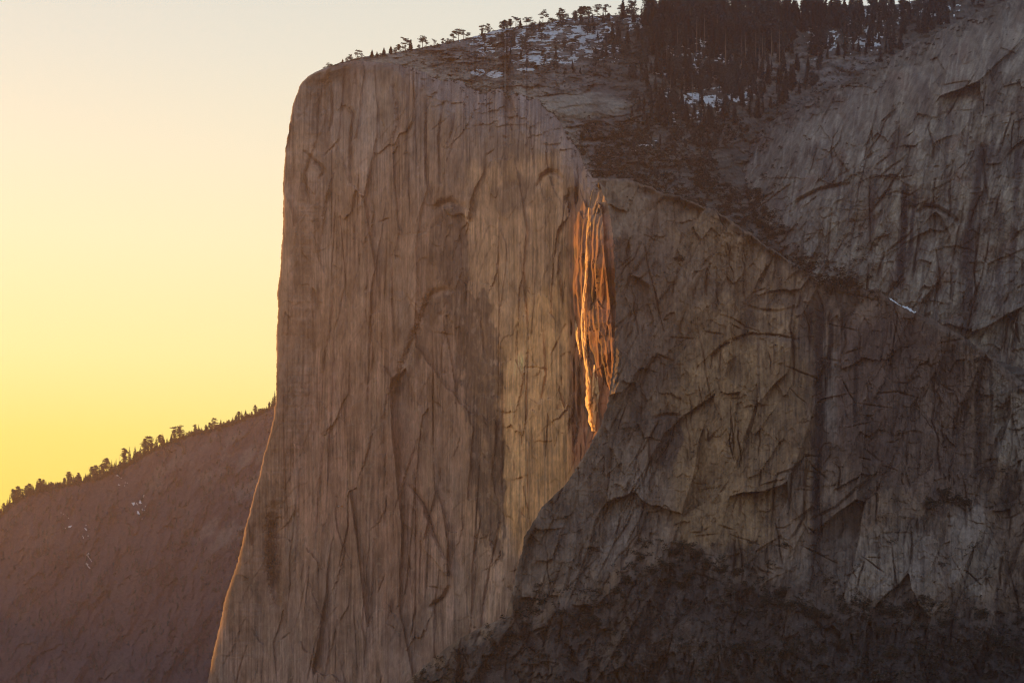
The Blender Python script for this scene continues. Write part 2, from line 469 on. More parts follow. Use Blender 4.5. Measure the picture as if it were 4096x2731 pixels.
    c = mixc(c, (.30, .25, .205), pale * (.25 + .6 * dark))
    # long water stains below the rim and the fall's wall
    st = sm(.10, .42, fbm(X / 13, py / 420, 3, 340)) * sm(520, 330, py) * sm(700, 760, px)
    c = mixc(c, (.085, .082, .085), st * .8 * (1 - .85 * sm(900, 1000, px) * (1 - sm(.7, 1.2, b.dt / wt))))
    st = sm(.12, .45, fbm(X / 7, py / 300, 3, 350)) * sm(420, 560, py)
    c = mixc(c, (.13, .10, .08), st * .5)
    lt = sm(.15, .45, fbm(X / 6, py / 260, 3, 360)); c = mixc(c, (.33, .275, .21), lt * .35)
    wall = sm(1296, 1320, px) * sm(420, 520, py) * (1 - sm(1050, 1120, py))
    c = mixc(c, (.24, .115, .07), wall * .9)  # reddened so the sunset light is partly in the wall's colour
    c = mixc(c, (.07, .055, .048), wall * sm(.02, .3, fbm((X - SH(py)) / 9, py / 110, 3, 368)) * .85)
    dome = blob(px, py, 1420, 480, 70, 75, .3, 370)
    c = mixc(c, (.27, .235, .20), dome * .8)
    fine = fbm(X / 4.5, py / 150, 3, 365); mot = fbm(px / 34, py / 62, 5, 366)
    c = c * np.array((1.16, 1.0, .98), np.float32) * np.clip(1 + .16 * g3 + .26 * (i1 - .5) + .34 * (i2 - .5) + (.3 + .55 * sm(-.2, .3, fbm(px / 90, py / 160, 3, 369))) * fine + .55 * mot + .14 * (i3 - .5), .35, 1.9)[..., None]
    # narrow pale dikes
    for k, sd in ((120, 380), (70, 390)):
        q = np.abs(fbm(px / k + py / (k * 3), py / (k * .6) - px / (k * 2), 3, sd))
        c = mixc(c, (.34, .29, .23), (1 - sm(0, .012, q)) * .35 * sm(700, 900, py))
    return b, Y, c


ROCK = rock_mat('granite')
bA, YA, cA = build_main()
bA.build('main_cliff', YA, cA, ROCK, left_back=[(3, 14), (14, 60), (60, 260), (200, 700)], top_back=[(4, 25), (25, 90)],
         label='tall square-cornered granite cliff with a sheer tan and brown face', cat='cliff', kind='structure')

# ================================================================== UPPER SLOPE
SKY_D = interp([(700, 170), (735, 161), (766, 149), (812, 136), (847, 129), (880, 125), (932, 116), (984, 107), (1046, 94), (1098, 82), (1150, 67),
                (1236, 55), (1302, 43), (1357, 37), (1478, 34), (1544, 30), (1640, 34), (1720, 34), (1798, 33), (1874, 29), (1920, 18), (1998, 12),
                (2055, 11), (2150, -8), (2352, -45), (2600, -80)])
BOT_D = interp([(700, 190), (745, 178), (850, 170), (960, 185), (1060, 225), (1220, 258), (1270, 290), (1330, 385), (1362, 440), (1400, 510), (1480, 575), (1560, 600), (1640, 630), (1760, 720),
                (1900, 760), (2352, 880), (2600, 920)])
YB_D = interp([(700, 3010), (745, 2990), (900, 2790), (1100, 2650), (1280, 2520), (1345, 2480), (1400, 2360), (1480, 2264), (1560, 2264), (1640, 2304), (1760, 2374), (2000, 2414), (2600, 2414)])


def build_slope():
    nu, nv = 900, 330
    px = np.linspace(738, 2480, nu)[None, :] + np.zeros((nv, 1)); v = np.linspace(0, 1, nv)[:, None]
    sk = SKY_D(px) + 2.0 * fbm(px / 22, 0 * px, 3, 401) + .8 * perlin(px / 5, 0 * px, 402)
    bt = BOT_D(px)
    py = sk + v * (bt - sk)
    b = Body.__new__(Body); b.px = px; b.py = py; b.nu = nu; b.nv = nv
    b.dl = px - px[:, :1]; b.dt = py - sk
    up = bt - py
    ta = TA(px); ea = np.interp(np.minimum(px, 1285), bA.px[0], bA.Y[0]) + 3 - 1.55 * (bt - ta)
    base = ea + (YB_D(px) - ea) * sm(1270, 1500, px)
    Y = base + 1.55 * up + 4. * np.maximum(0, py - ta) * (1 - sm(1330, 1400, px)) + 60 * sm(1350, 1600, px) * sm(0, 300, up)
    wt = 14
    d = np.clip(b.dt / wt, 0, 1); Y += 34 * (1 - np.sqrt(1 - (1 - d) ** 2 + 1e-6))
    # pale bare slab bulging out above the cliff's edge, and a bowl behind
    sl = blob(px, py, 1330, 243, 100, 28, .35, 411, .2)
    Y -= 26 * sl
    gully = blob(px, py, 1650, 400, 120, 160, .6, 412, .2); Y += 50 * gully
    r0, e0, i0 = facets(px, py, 80, 22, 420, 9, .2, .9, .5, shear=.5)
    r1, e1, i1 = facets(px, py, 30, 9, 430, 4, .25, .9, .5, shear=.3)
    r2, e2, i2 = facets(px, py, 11, 4, 440, 1.8, .2, .7, .5)
    R = r0 + r1 + r2 + 14 * fbm(px / 90, py / 40, 3, 450) + 3 * fbm(px / 8, py / 4, 3, 455)
    Y += R * np.clip(b.dt / 14, .25, 1) * (1 - .55 * sl)
    c = np.ones(px.shape + (3,), np.float32) * np.array((.16, .145, .14), np.float32)
    g = fbm(px / 45, py / 16, 4, 460); g3 = fbm(px / 9, py / 4, 3, 461)
    c = mixc(c, (.25, .23, .215), sm(0, .4, g) * .6)
    c = mixc(c, (.045, .043, .036), sm(.0, .3, -g) * .85)
    brush = np.clip(sm(1350, 1450, px + 30 * g3 + 60 * g) * sm(-.45, .0, g + .25 * sm(250, 330, py)), 0, 1) * (1 - blob(px, py, 1880, 150, 150, 40, .4, 470))
    c = mixc(c, (.06, .056, .047), brush * .7)
    c = mixc(c, (.24, .22, .19), np.clip(sl * 1.4, 0, 1) * .9)
    c = mixc(c, (.15, .135, .125), blob(px, py, 1800, 190, 110, 45, .4, 471) * .8)
    c = mixc(c, (.29, .25, .205), (1 - sm(20, 95, up + 50 * g3)) * (1 - sm(1380, 1420, px)) * sm(-.3, .2, g + .25) * .9)
    c *= np.clip(1 + .45 * g3 + .4 * (i1 - .5) + .3 * (i2 - .5), .3, 2.)[..., None]
    return b, Y, c


bD, YD, cD = build_slope()
bD.build('mountain_slope', YD, cD, ROCK, right_back=[(120, 30), (420, 160), (700, 500)], top_back=[(8, 70), (60, 500)], left_back=[(10, 60)],
         label='rocky snow-patched slope rising behind the cliff top to a tree-lined skyline', cat='slope', kind='structure')

# ================================================================== FAR RIGHT WALL
LC = interp([(300, 1632), (345, 1640), (400, 1650), (440, 1690), (480, 1716), (520, 1738), (600, 1800), (700, 1880), (900, 1960), (1800, 2000)])
_tc = interp([(1500, 400), (1640, 346), (1680, 334), (1760, 285), (1850, 235), (1960, 180), (2080, 112), (2160, 72), (2230, 36), (2352, -12), (2500, -60), (2700, -120)])
TC = lambda x: _tc(x) + 3.5 * fbm(x / 40, 0 * x, 3, 501) + 1.5 * perlin(x / 7, 0 * x, 502)


def streaks(c, px, py, lst, col=(.035, .033, .04)):
    for x0, y0, x1, y1, w, k in lst:
        m = (py > y0 - 20) & (py < y1 + 20) & (px > min(x0, x1) - 4 * w) & (px < max(x0, x1) + 4 * w)
        x = px[m]; y = py[m]
        t = np.clip((y - y0) / (y1 - y0), 0, 1)
        cx = x0 + (x1 - x0) * t + 3 * perlin(y / 60, 0 * y + x0, 551)
        e = np.abs(x - cx) / w
        f = (1 - sm(.35, 1.4, e + .6 * fbm(x / 3.5, y / 90, 3, 552))) * sm(y0 - 15, y0 + 25, y) * (1 - sm(y1 - 60, y1 + 15, y + 30 * perlin(x / 3, 0 * x, 553)))
        c[m] = mixc(c[m], col, f * k)


def build_right():
    b = Body(LC, TC, 2620, 1100, 650, 640)
    px, py = b.px, b.py
    h = b.dt
    Y = 2660 - .22 * (px - 1650) + 430 * np.exp(-h / 130) - .18 * (py - 500)
    d = np.clip(h / 10, 0, 1); Y += 16 * (1 - np.sqrt(1 - (1 - d) ** 2 + 1e-6))
    d = np.clip(b.dl / 16, 0, 1); Y += 20 * (1 - np.sqrt(1 - (1 - d) ** 2 + 1e-6))
    X = px + 6 * fbm(px / 90, py / 160, 2, 511)
    steep = sm(40, 220, h)
    f0, e0, i0 = facets(X, py, 120, 180, 520, 10, .36, .4, .06, shear=.55)
    f1, e1, i1 = facets(X, py, 40, 66, 530, 2.6, .34, .36, .06, shear=.5)
    f2, e2, i2 = facets(X, py, 15, 24, 540, .9, .36, .36, .08, shear=.4)
    f3, e3, i3 = facets(X, py, 6, 8, 545, .35, .3, .3, .5)
    R = f0 + .8 * f1 + .7 * f2 + .6 * f3 + 8 * fbm(px / 130, py / 130, 3, 550)
    R += .5 * fbm(px / 5, py / 6, 3, 555)
    R -= 1.4 * steep * ridged(X / 18 + .2 * py / 18, py / 160, 3, 556)
    n = fbm(px / 70 + .5 * py / 70, py / 80 - .3 * px / 80, 4, 557)
    tr = n * 5; fl = np.floor(tr); R += 2.6 * (fl + sm(0, .12, tr - fl) - tr) * .8
    led = 1 - sm(10, 60, h + 30 * fbm(px / 30, py / 20, 3, 558))
    lf, _, _ = facets(px, py, 26, 9, 559, 9, .2, .8, .5, shear=.5)
    R += led * lf
    Y += R * np.clip(h / 10, .25, 1) * np.clip(b.dl / 10, .3, 1)
    O = lambda poly, w, dep, sd=1: overhang(Y, px, py, poly, w, dep, sd)
    G = lambda poly, w, dep: groove(Y, px, py, poly, w, dep)
    G([(1950, 424), (1920, 428), (1885, 436), (1850, 452), (1834, 462), (1818, 500)], 5, 22)
    O([(1950, 424), (1885, 436), (1834, 462), (1818, 500)], 28, 8, -1)
    G([(2110, 486), (2123, 474), (2152, 477), (2175, 490), (2196, 506)], 4.5, 20)
    O([(2110, 486), (2123, 474), (2152, 477), (2196, 506)], 20, 7, 1)
    G([(1968, 388), (1999, 357), (2026, 342)], 3, 8)
    G([(1860, 330), (1885, 318), (1905, 322), (1935, 305)], 3, 7)
    G([(2010, 460), (2060, 440), (2100, 452)], 2.5, 5)
    G([(2190, 250), (2150, 275), (2120, 270), (2090, 300)], 6, 10)
    G([(2260, 200), (2235, 235), (2200, 250)], 5, 8)
    for k in range(16):
        x = 1780 + 570 * rng.random(); y = float(TC(np.array(x))) + 60 + 330 * rng.random(); l = 18 + 40 * rng.random()
        G([(x, y), (x + l * .55, y - l * .25), (x + l, y - l * .55)], 2.2, 5)
    RR = random.Random(33)
    cracks(Y, px, py, RR, 60, (1700, 60, 2400, 800), 30, 160, (-.5, .3), (1.2, 2.4), (6, 16))
    cracks(Y, px, py, RR, 40, (1900, 250, 2400, 860), 50, 240, (-.1, .1), (1.2, 2.6), (6, 14), .03)
    flakes(Y, px, py, RR, 46, (1680, 60, 2400, 860), 24, 130, (2.1, .18), (6, 20), (3, 7))
    c = np.ones(px.shape + (3,), np.float32) * np.array((.215, .195, .17), np.float32)
    g = fbm(px / 55, py / 80, 4, 560); g3 = fbm(px / 10, py / 14, 4, 561)
    c = mixc(c, (.30, .275, .235), sm(0, .4, g) * .7)
    c = mixc(c, (.17, .125, .105), sm(.1, .4, fbm(px / 70, py / 60, 3, 562)) * .6)
    c = mixc(c, (.10, .092, .09), sm(.05, .4, -g) * .7)
    st = sm(.08, .4, fbm((X + .12 * py) / 12, py / 260, 3, 563)) * steep
    c = mixc(c, (.07, .066, .07), st * .6)
    lt = sm(.12, .42, fbm((X + .15 * py) / 8, py / 120, 3, 564)); c = mixc(c, (.36, .335, .29), lt * .5)
    streaks(c, px, py, [(2082, 420, 2064, 690, 11, 1.), (2102, 430, 2088, 610, 5, .9), (2262, 330, 2205, 640, 12, .9), (2060, 300, 2030, 420, 7, .6), (2285, 300, 2240, 560, 6, .7), (2232, 520, 2215, 760, 16, .75),
                        (2300, 480, 2300, 760, 10, .5), (2005, 430, 2000, 560, 6, .6), (1930, 380, 1925, 480, 5, .5), (2165, 540, 2150, 700, 7, .6), (2340, 350, 2320, 700, 9, .6)])
    c = mixc(c, (.045, .042, .032), np.clip(led * sm(-.25, .2, g3 + g), 0, 1) * .75)
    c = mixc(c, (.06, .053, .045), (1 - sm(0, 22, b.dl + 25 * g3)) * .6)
    fine = fbm((X + .5 * py) / 5, (py - .5 * px) / 60, 3, 568); mot = fbm((px + .5 * py) / 26, (py - .5 * px) / 60, 4, 569)
    c = c * np.array((.86, .83, .82), np.float32) * np.clip(1 + .30 * g3 + .32 * (i1 - .5) + .32 * (i2 - .5) + .5 * fine + .5 * mot, .3, 2.)[..., None]
    return b, Y, c


bC, YC, cC = build_right()
bC.build('right_cliff', YC, cC, ROCK, right_back=[(60, -10), (220, -30), (420, 0), (700, 120)], left_back=[(8, 40), (60, 200)], top_back=[(6, 60), (60, 400)],
         label='grey streaked granite wall at the right, half hidden behind the dark buttress', cat='cliff', kind='structure')

# ================================================================== NEAR BUTTRESS
_lb = interp([(300, 1366), (420, 1374), (470, 1396), (560, 1410), (700, 1414), (850, 1408), (930, 1396), (975, 1380), (1030, 1352), (1075, 1322), (1110, 1302),
              (1165, 1243), (1230, 1206), (1290, 1192), (1340, 1180), (1380, 1172), (1415, 1160), (1437, 1112), (1465, 1052), (1515, 990), (1568, 930), (1640, 860), (1800, 720)])
LB = lambda y: _lb(y) + 4 * fbm(y / 34, 0 * y + 1.3, 3, 601) + 1.8 * perlin(y / 7, 0 * y + .7, 602)
_tb = interp([(1300, 414), (1372, 412), (1400, 409), (1440, 412), (1478, 424), (1530, 446), (1560, 449), (1600, 470), (1640, 480), (1700, 522), (1760, 562), (1800, 588), (1850, 624),
              (1900, 655), (1960, 663), (2010, 662), (2050, 690), (2150, 738), (2230, 783), (2300, 838), (2352, 880), (2480, 980), (2700, 1150)])
TB = lambda x: _tb(x) + (5 + 4 * sm(1440, 1500, x)) * fbm(x / 26, 0 * x, 4, 603) + 1.6 * perlin(x / 5, 0 * x, 604) + 2.2 * (rnd(np.floor(x / 11).astype(np.int32), np.zeros_like(x, dtype=np.int32), 605) - .5)
LEDGE = interp([(700, 1620), (930, 1566), (1050, 1466), (1160, 1420), (1250, 1402), (1400, 1330), (1480, 1278), (1600, 1262), (1680, 1300), (1760, 1352), (1900, 1372), (2000, 1395), (2200, 1420), (2480, 1430)])


def build_buttress():
    b = Body(LB, TB, 2620, 1765, 960, 860)
    px, py = b.px, b.py
    Y = 2192 - .42 * (py - 420) - .13 * (px - 1400) + 60 * sm(1900, 2400, px) * sm(700, 1000, py)
    led = LEDGE(px) + 26 * fbm(px / 50, py / 50, 4, 611)
    led = led + 46 * fbm(px / 110, 0 * px, 3, 616)
    Y -= 34 * sm(-14, 34, py - led) + 60 * sm(50, 230, py - led)
    Y += 16 * blob(px, py, 1430, 480, 60, 90, .5, 615, .1)
    # rounded crest and edge
    wt = 7; d = np.clip(b.dt / wt, 0, 1); Y += 8 * (1 - np.sqrt(1 - (1 - d) ** 2 + 1e-6))
    wl = 7 + 4 * sm(1000, 1200, py); d = np.clip(b.dl / wl, 0, 1); Y += 2 * sm(940, 1010, py) * (1 - np.sqrt(1 - (1 - d) ** 2 + 1e-6))
    # broad ribs and bays
    Y += 26 * fbm(px / 190 + .25 * py / 190, py / 420, 3, 612)
    Y += 22 * blob(px, py, 1760, 640, 130, 90, .6, 613, .2)
    X = px + 7 * fbm(px / 90, py / 160, 2, 614)
    rough = .5 + .5 * np.maximum.reduce([1 - sm(1480, 1560, px), sm(1960, 2080, px), sm(1250, 1330, py), 1 - sm(620, 720, py)])
    sh = .35
    f0, e0, i0 = facets(X, py, 110, 230, 620, 12, .46, .30, .06, shear=sh)
    f1, e1, i1 = facets(X, py, 42, 90, 630, 3.2, .44, .34, .06, shear=sh)
    f2, e2, i2 = facets(X, py, 15, 32, 640, .8, .38, .3, .08, shear=.2)
    f3, e3, i3 = facets(X, py, 6, 9, 645, .4, .36, .36, .5)
    R = (f0 + f1 * .8) * (.5 + .4 * rough) + (f2 + f3) * (.25 + .5 * rough)
    R += .45 * fbm(px / 5, py / 7, 3, 650)
    R -= 1.2 * ridged(X / 22, py / 180, 3, 655)
    n = fbm(px / 80 + .3 * py / 80, py / 110, 4, 660)
    tr = n * 5; fl = np.floor(tr); R += 2.6 * (fl + sm(0, .1, tr - fl) - tr) * .8
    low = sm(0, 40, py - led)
    lf, le, li = facets(px, py, 44, 60, 670, 6, .35, .35, .5, shear=.1)
    R += low * lf
    # waterfall side keeps quiet so that its light stays clean
    Y += R * np.clip(b.dt / 14, .25, 1) * np.clip(b.dl / 12, .25, 1) * (1 - .5 * blob(px, py, 1420, 480, 60, 70, .3, 671))
    O = lambda poly, w, dep, sd=1: overhang(Y, px, py, poly, w, dep, sd)
    G = lambda poly, w, dep: groove(Y, px, py, poly, w, dep)
    G([(1631, 846), (1634, 818), (1650, 800), (1676, 782), (1722, 766), (1748, 768)], 3, 9)
    O([(1631, 850), (1634, 818), (1660, 793), (1722, 765), (1770, 769)], 26, 8, -1)
    G([(1745, 768), (1790, 772), (1834, 782)], 3.5, 9); O([(1740, 768), (1790, 772), (1836, 782)], 22, 9, 1)
    G([(1708, 700), (1745, 712), (1790, 716), (1830, 705)], 4, 8)
    G([(1772, 1258), (1774, 1180), (1777, 1126), (1786, 1089), (1818, 1078)], 3, 8)
    G([(1818, 1078), (1814, 1130), (1812, 1190)], 2.6, 7)
    G([(1786, 1089), (1818, 1080), (1851, 1046), (1880, 1050)], 2.5, 7)
    G([(1852, 1046), (1849, 1110), (1846, 1190), (1826, 1225), (1812, 1240)], 3, 10)
    G([(1881, 1040), (1879, 1120), (1874, 1190)], 5, 9)
    G([(1906, 800), (1893, 850), (1870, 888)], 4, 10)
    G([(1560, 955), (1530, 952), (1500, 962)], 4, 12); O([(1570, 955), (1530, 952), (1490, 964)], 28, 9, -1)
    G([(1478, 424), (1486, 440), (1500, 446)], 8, 16)
    G([(1545, 830), (1510, 815), (1490, 840), (1470, 880)], 3, 9)
    G([(1860, 1195), (1920, 1165), (1970, 1120), (2010, 1090)], 3.5, 9)
    G([(2010, 905), (2060, 900), (2100, 912)], 2.5, 6)
    for (x, y) in [(1460, 700), (1440, 820), (1480, 1010), (1450, 1100), (1400, 1150), (1350, 1230), (1290, 1300), (1560, 620), (1620, 600), (1580, 700)]:
        l = 50 + 60 * rng.random()
        G([(x, y), (x - l * .25, y + l * .6), (x - l * .32, y + l)], 3, 7)
    for k in range(30):
        x = 1480 + 870 * rng.random(); y = 720 + 520 * rng.random(); l = 14 + 45 * rng.random()
        if rng.random() < .5: G([(x, y), (x + l * .5, y + l * .12 * (rng.random() - .5)), (x + l, y - l * .3)], 2, 5)
        else: G([(x, y), (x + 2, y + l * .5), (x - 2, y + l)], 2.2, 5)
    RR = random.Random(32)
    cracks(Y, px, py, RR, 90, (1250, 560, 2380, 1330), 40, 240, (0, .12), (1.2, 2.6), (4, 10))
    cracks(Y, px, py, RR, 60, (1200, 500, 1560, 1420), 40, 200, (-.45, .2), (1.2, 2.8), (4, 10))
    cracks(Y, px, py, RR, 60, (1480, 600, 2380, 1330), 30, 120, (1.3, .4), (1.1, 2.2), (3, 7))
    flakes(Y, px, py, RR, 44, (1240, 500, 2380, 1400), 20, 110, (0, .2), (8, 24), (2, 6))
    flakes(Y, px, py, RR, 34, (1240, 500, 2380, 1400), 14, 60, (1.5, .2), (6, 18), (3, 7))
    cracks(Y, px, py, RR, 80, (950, 1400, 2380, 1580), 20, 90, (0, .3), (1.4, 3), (4, 10))
    # ---- colour
    c = np.ones(px.shape + (3,), np.float32) * np.array((.19, .15, .122), np.float32)
    g = fbm(px / 60, py / 130, 4, 680); g3 = fbm(px / 9, py / 13, 4, 681)
    c = mixc(c, (.29, .235, .19), sm(0, .4, g) * .65)
    tan = np.clip(blob(px, py, 1640, 960, 120, 260, .5, 682) + .7 * blob(px, py, 1700, 740, 90, 70, .4, 683) + .5 * blob(px, py, 1640, 520, 90, 60, .5, 684), 0, 1)
    c = mixc(c, (.32, .225, .135), tan * .75)
    c = mixc(c, (.07, .057, .05), sm(.05, .35, -g) * .8)
    c = mixc(c, (.135, .10, .09), blob(px, py, 1990, 900, 130, 180, .5, 685) * .5)
    grey = np.clip(blob(px, py, 1960, 1310, 150, 60, .4, 686) + blob(px, py, 2110, 1290, 60, 80, .4, 687) + .8 * blob(px, py, 2310, 900, 50, 110, .4, 688) + .5 * blob(px, py, 1330, 1260, 70, 130, .5, 689), 0, 1)
    c = mixc(c, (.27, .245, .225), grey * .6)
    c = mixc(c, (.055, .049, .048), low * .85)  # rock below the ledge darkened in colour, standing in for valley shade
    c = mixc(c, (.038, .034, .034), sm(1330, 1500, py) * sm(1600, 2050, px) * .8)  # more of that shade in the colour towards the overgrown lower right
    P = lambda pts, col, k=.9, soft=6, warp=8: mixc(c, col, poly(px, py, pts, soft, warp, 700 + len(pts), k))
    c = P([(1590, 830), (1660, 790), (1830, 790), (1862, 850), (1868, 1000), (1850, 1200), (1780, 1250), (1560, 1260), (1540, 1100), (1580, 950)], (.30, .21, .125), .75, 12, 12)
    c = P([(1640, 800), (1720, 772), (1745, 830), (1735, 960), (1680, 1000), (1630, 900)], (.37, .265, .16), .6, 10, 10)
    c = P([(1565, 455), (1640, 485), (1760, 570), (1850, 632), (1890, 668), (1800, 665), (1700, 690), (1620, 600)], (.29, .215, .15), .7, 10, 10)
    c = P([(1745, 712), (1800, 700), (1840, 730), (1830, 770), (1770, 765)], (.38, .27, .17), .7, 6, 6)
    c = P([(1890, 780), (1920, 790), (1925, 1000), (1900, 1040), (1888, 900)], (.30, .28, .265), .7, 5, 5)
    c = P([(1910, 760), (2060, 720), (2200, 800), (2232, 860), (2228, 1100), (2150, 1180), (1990, 1050), (1925, 1000)], (.13, .098, .09), .7, 14, 14)
    c = P([(1500, 955), (1560, 952), (1572, 1010), (1540, 1075), (1490, 1060)], (.10, .078, .068), .85, 5, 5)
    c = P([(1420, 560), (1500, 600), (1560, 760), (1540, 900), (1450, 920), (1415, 760)], (.15, .118, .098), .6, 16, 16)
    c = P([(1400, 1200), (1450, 1080), (1500, 1080), (1470, 1180), (1420, 1290), (1360, 1350)], (.30, .265, .24), .6, 8, 10)
    c = P([(1900, 1240), (2070, 1200), (2140, 1340), (2050, 1372), (1920, 1372)], (.28, .255, .235), .5, 8, 12)
    c = P([(2180, 1180), (2260, 1150), (2300, 1300), (2240, 1380), (2180, 1330)], (.28, .262, .245), .6, 10, 12)
    c = P([(2275, 850), (2352, 905), (2400, 1000), (2380, 1100), (2300, 1060), (2270, 940)], (.36, .345, .32), .7, 8, 10)
    c = P([(1780, 1090), (1850, 1050), (1846, 1190), (1810, 1240), (1778, 1250)], (.20, .165, .145), .7, 4, 4)
    dk = np.clip(.8 * blob(px, py, 2080, 760, 80, 60, .5, 690) + .7 * blob(px, py, 1960, 1010, 120, 70, .6, 691) + .8 * blob(px, py, 1900, 1290, 30, 80, .4, 692), 0, 1)
    c = mixc(c, (.06, .045, .042), dk * .7)
    st = sm(.1, .42, fbm(X / 10, py / 240, 3, 693)) * (1 - low) * sm(1600, 1750, px)
    c = mixc(c, (.06, .05, .05), st * .5)
    streaks(c, px, py, [(1880, 690, 1884, 1020, 15, 1.), (1910, 720, 1902, 900, 7, 1.), (1858, 700, 1864, 830, 6, .9), (1876, 980, 1876, 1280, 13, 1.), (1872, 1240, 1870, 1390, 16, .7), (1966, 790, 1964, 1010, 6, .9), (1935, 690, 1938, 780, 7, .8), (1934, 700, 1940, 800, 5, .6),
                        (1742, 770, 1740, 950, 4, .5), (1700, 820, 1694, 1010, 4, .45), (2250, 850, 2245, 1120, 9, .8), (2275, 840, 2278, 1000, 4, .7), (1820, 720, 1822, 830, 5, .5), (1780, 780, 1776, 870, 3, .5)],
            (.028, .024, .026))
    tanst = sm(.15, .45, fbm(X / 14, py / 200, 3, 694)) * sm(1500, 1560, px) * (1 - sm(1850, 1900, px))
    c = mixc(c, (.20, .14, .075), tanst * .4 * (1 - low))
    q = np.abs(fbm(px / 34, py / 15, 4, 695)); spk = sm(-.05, .3, fbm(px / 90, py / 90, 3, 696))
    c = mixc(c, (.23, .20, .18), (1 - sm(0, .03, q)) * .5 * spk)
    c = mixc(c, (.24, .215, .20), sm(.34, .46, fbm(px / 9, py / 7, 4, 697)) * .6 * spk)
    dome = blob(px, py, 1425, 478, 66, 66, .3, 370)
    c = mixc(c, (.27, .225, .185), dome * .85)
    top = (1 - sm(0, 34, b.dt + 20 * g3)) * sm(1480, 1560, px)
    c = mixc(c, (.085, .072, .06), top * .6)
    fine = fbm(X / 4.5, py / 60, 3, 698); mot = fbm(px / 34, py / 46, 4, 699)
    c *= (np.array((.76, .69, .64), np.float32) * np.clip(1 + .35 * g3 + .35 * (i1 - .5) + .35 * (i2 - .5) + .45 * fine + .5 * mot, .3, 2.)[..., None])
    return b, Y, c


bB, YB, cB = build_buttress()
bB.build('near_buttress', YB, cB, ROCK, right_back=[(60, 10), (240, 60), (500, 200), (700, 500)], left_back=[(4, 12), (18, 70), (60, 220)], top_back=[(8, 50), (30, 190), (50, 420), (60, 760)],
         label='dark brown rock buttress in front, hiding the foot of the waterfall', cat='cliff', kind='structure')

# ================================================================== LEFT HILL
SKY_E = interp([(-1700, 1250), (-1300, 1080), (-1000, 980), (-760, 905), (-680, 930), (-640, 985), (-590, 1140), (-540, 1265), (-420, 1335), (-300, 1330), (0, 1182), (30, 1154), (60, 1134), (90, 1124), (150, 1112), (230, 1094), (262, 1082), (290, 1066), (340, 1036), (400, 1010), (440, 994),  # beyond the left edge an unseen peak is added to shade the buttress
                (500, 980), (560, 960), (610, 940), (640, 920), (720, 870), (800, 840)])


def build_hill():
    nu, nv = 800, 460
    px = np.concatenate([np.linspace(-1650, -110, 240), np.linspace(-107, 760, 560)])[None, :] + np.zeros((nv, 1)); v = np.linspace(0, 1, nv)[:, None]
    sk = SKY_E(px) + 2.2 * fbm(px / 20, 0 * px, 3, 701) + 1. * perlin(px / 5, 0 * px, 702)
    py = sk + v * (1745 - sk)
    b = Body.__new__(Body); b.px = px; b.py = py; b.nu = nu; b.nv = nv; b.dt = py - sk
    Y = 5150 + .2 * px - 1.7 * b.dt
    d = np.clip(b.dt / 10, 0, 1); Y += 40 * (1 - np.sqrt(1 - (1 - d) ** 2 + 1e-6))
    g = fbm((px + .45 * py) / 80, py / 160, 4, 710)
    f0, e0, i0 = facets(px, py, 40, 60, 711, 14, .25, .3, .5, shear=.5, mpp=1.1)
    f1, e1, i1 = facets(px, py, 6, 6, 712, 4, .5, .9, .5, mpp=1.1)
    Y += (60 * g + .3 * f0 + .25 * f1 + 2.5 * fbm(px / 5, py / 5, 2, 713)) * np.clip(b.dt / 12, .15, 1)
    c = np.ones(px.shape + (3,), np.float32) * np.array((.10, .066, .075), np.float32)  # part of the haze's mauve is put into the base colour
    g2 = fbm((px + .5 * py) / 50, py / 60, 4, 720); g3 = fbm(px / 7, py / 6, 3, 721)
    rock = np.clip(blob(px, py, 560, 1060, 80, 90, .5, 722) + blob(px, py, 520, 1200, 80, 60, .5, 723) + .6 * blob(px, py, 400, 1080, 80, 60, .6, 724) + blob(px, py, 545, 1215, 35, 50, .4, 725), 0, 1)
    c = mixc(c, (.20, .165, .15), np.clip(rock * sm(-.15, .3, g2), 0, 1) * .8)
    c = mixc(c, (.13, .10, .085), sm(.15, .45, g2) * .35)
    c = mixc(c, (.15, .115, .09), sm(.25, .45, fbm(px / 5, py / 50, 3, 726)) * sm(1150, 1190, py) * (1 - sm(1260, 1330, py)) * (1 - sm(180, 260, px)) * .7)
    c *= (1 + .2 * g3)[..., None]
    return b, Y, c


bE, YE, cE = build_hill()
bE.build('far_hill', YE, cE, ROCK, top_back=[(8, 60), (60, 300)],
         label='hazy mauve wooded hillside falling to the left behind the cliff, with an unseen shading peak added', cat='hill', kind='structure')

# ================================================================== GROUND
gm = flat_mat('valley_floor', (.035, .035, .025), .4, .01)
gv = np.array([(-4100, -500, -3), (4100, -500, -3), (4100, 5600, -3), (-4100, 5600, -3)], float)
obj('ground', raw_mesh('ground', gv, [[0, 1, 2, 3]], None, gm), label='dark valley floor below the cliffs', cat='ground', kind='structure')

# ================================================================== SNOW
SNOW = flat_mat('snow_crust', (.62, .66, .72), .08, .2, .6)


def snow_sheet(b, mask, lift, name, **kw):
    V = P3(b.px, b.py + 0, b.Y)
    nv, nu = b.px.shape
    q = mask[:-1, :-1] & mask[1:, :-1] & mask[:-1, 1:] & mask[1:, 1:]
    F = grid_faces(nv, nu)[q.ravel()]
    if not len(F): return None
    ids, inv = np.unique(F, return_inverse=True)
    Vs = V.reshape(-1, 3)[ids] + np.array((0, -lift, lift * .8))
    return obj(name, raw_mesh(name, Vs, inv.reshape(-1, 4), None, SNOW), **kw)


def region(b, lst):
    return np.maximum.reduce([blob(b.px, b.py, *r, .5, 31 + i, .3) for i, r in enumerate(lst)])


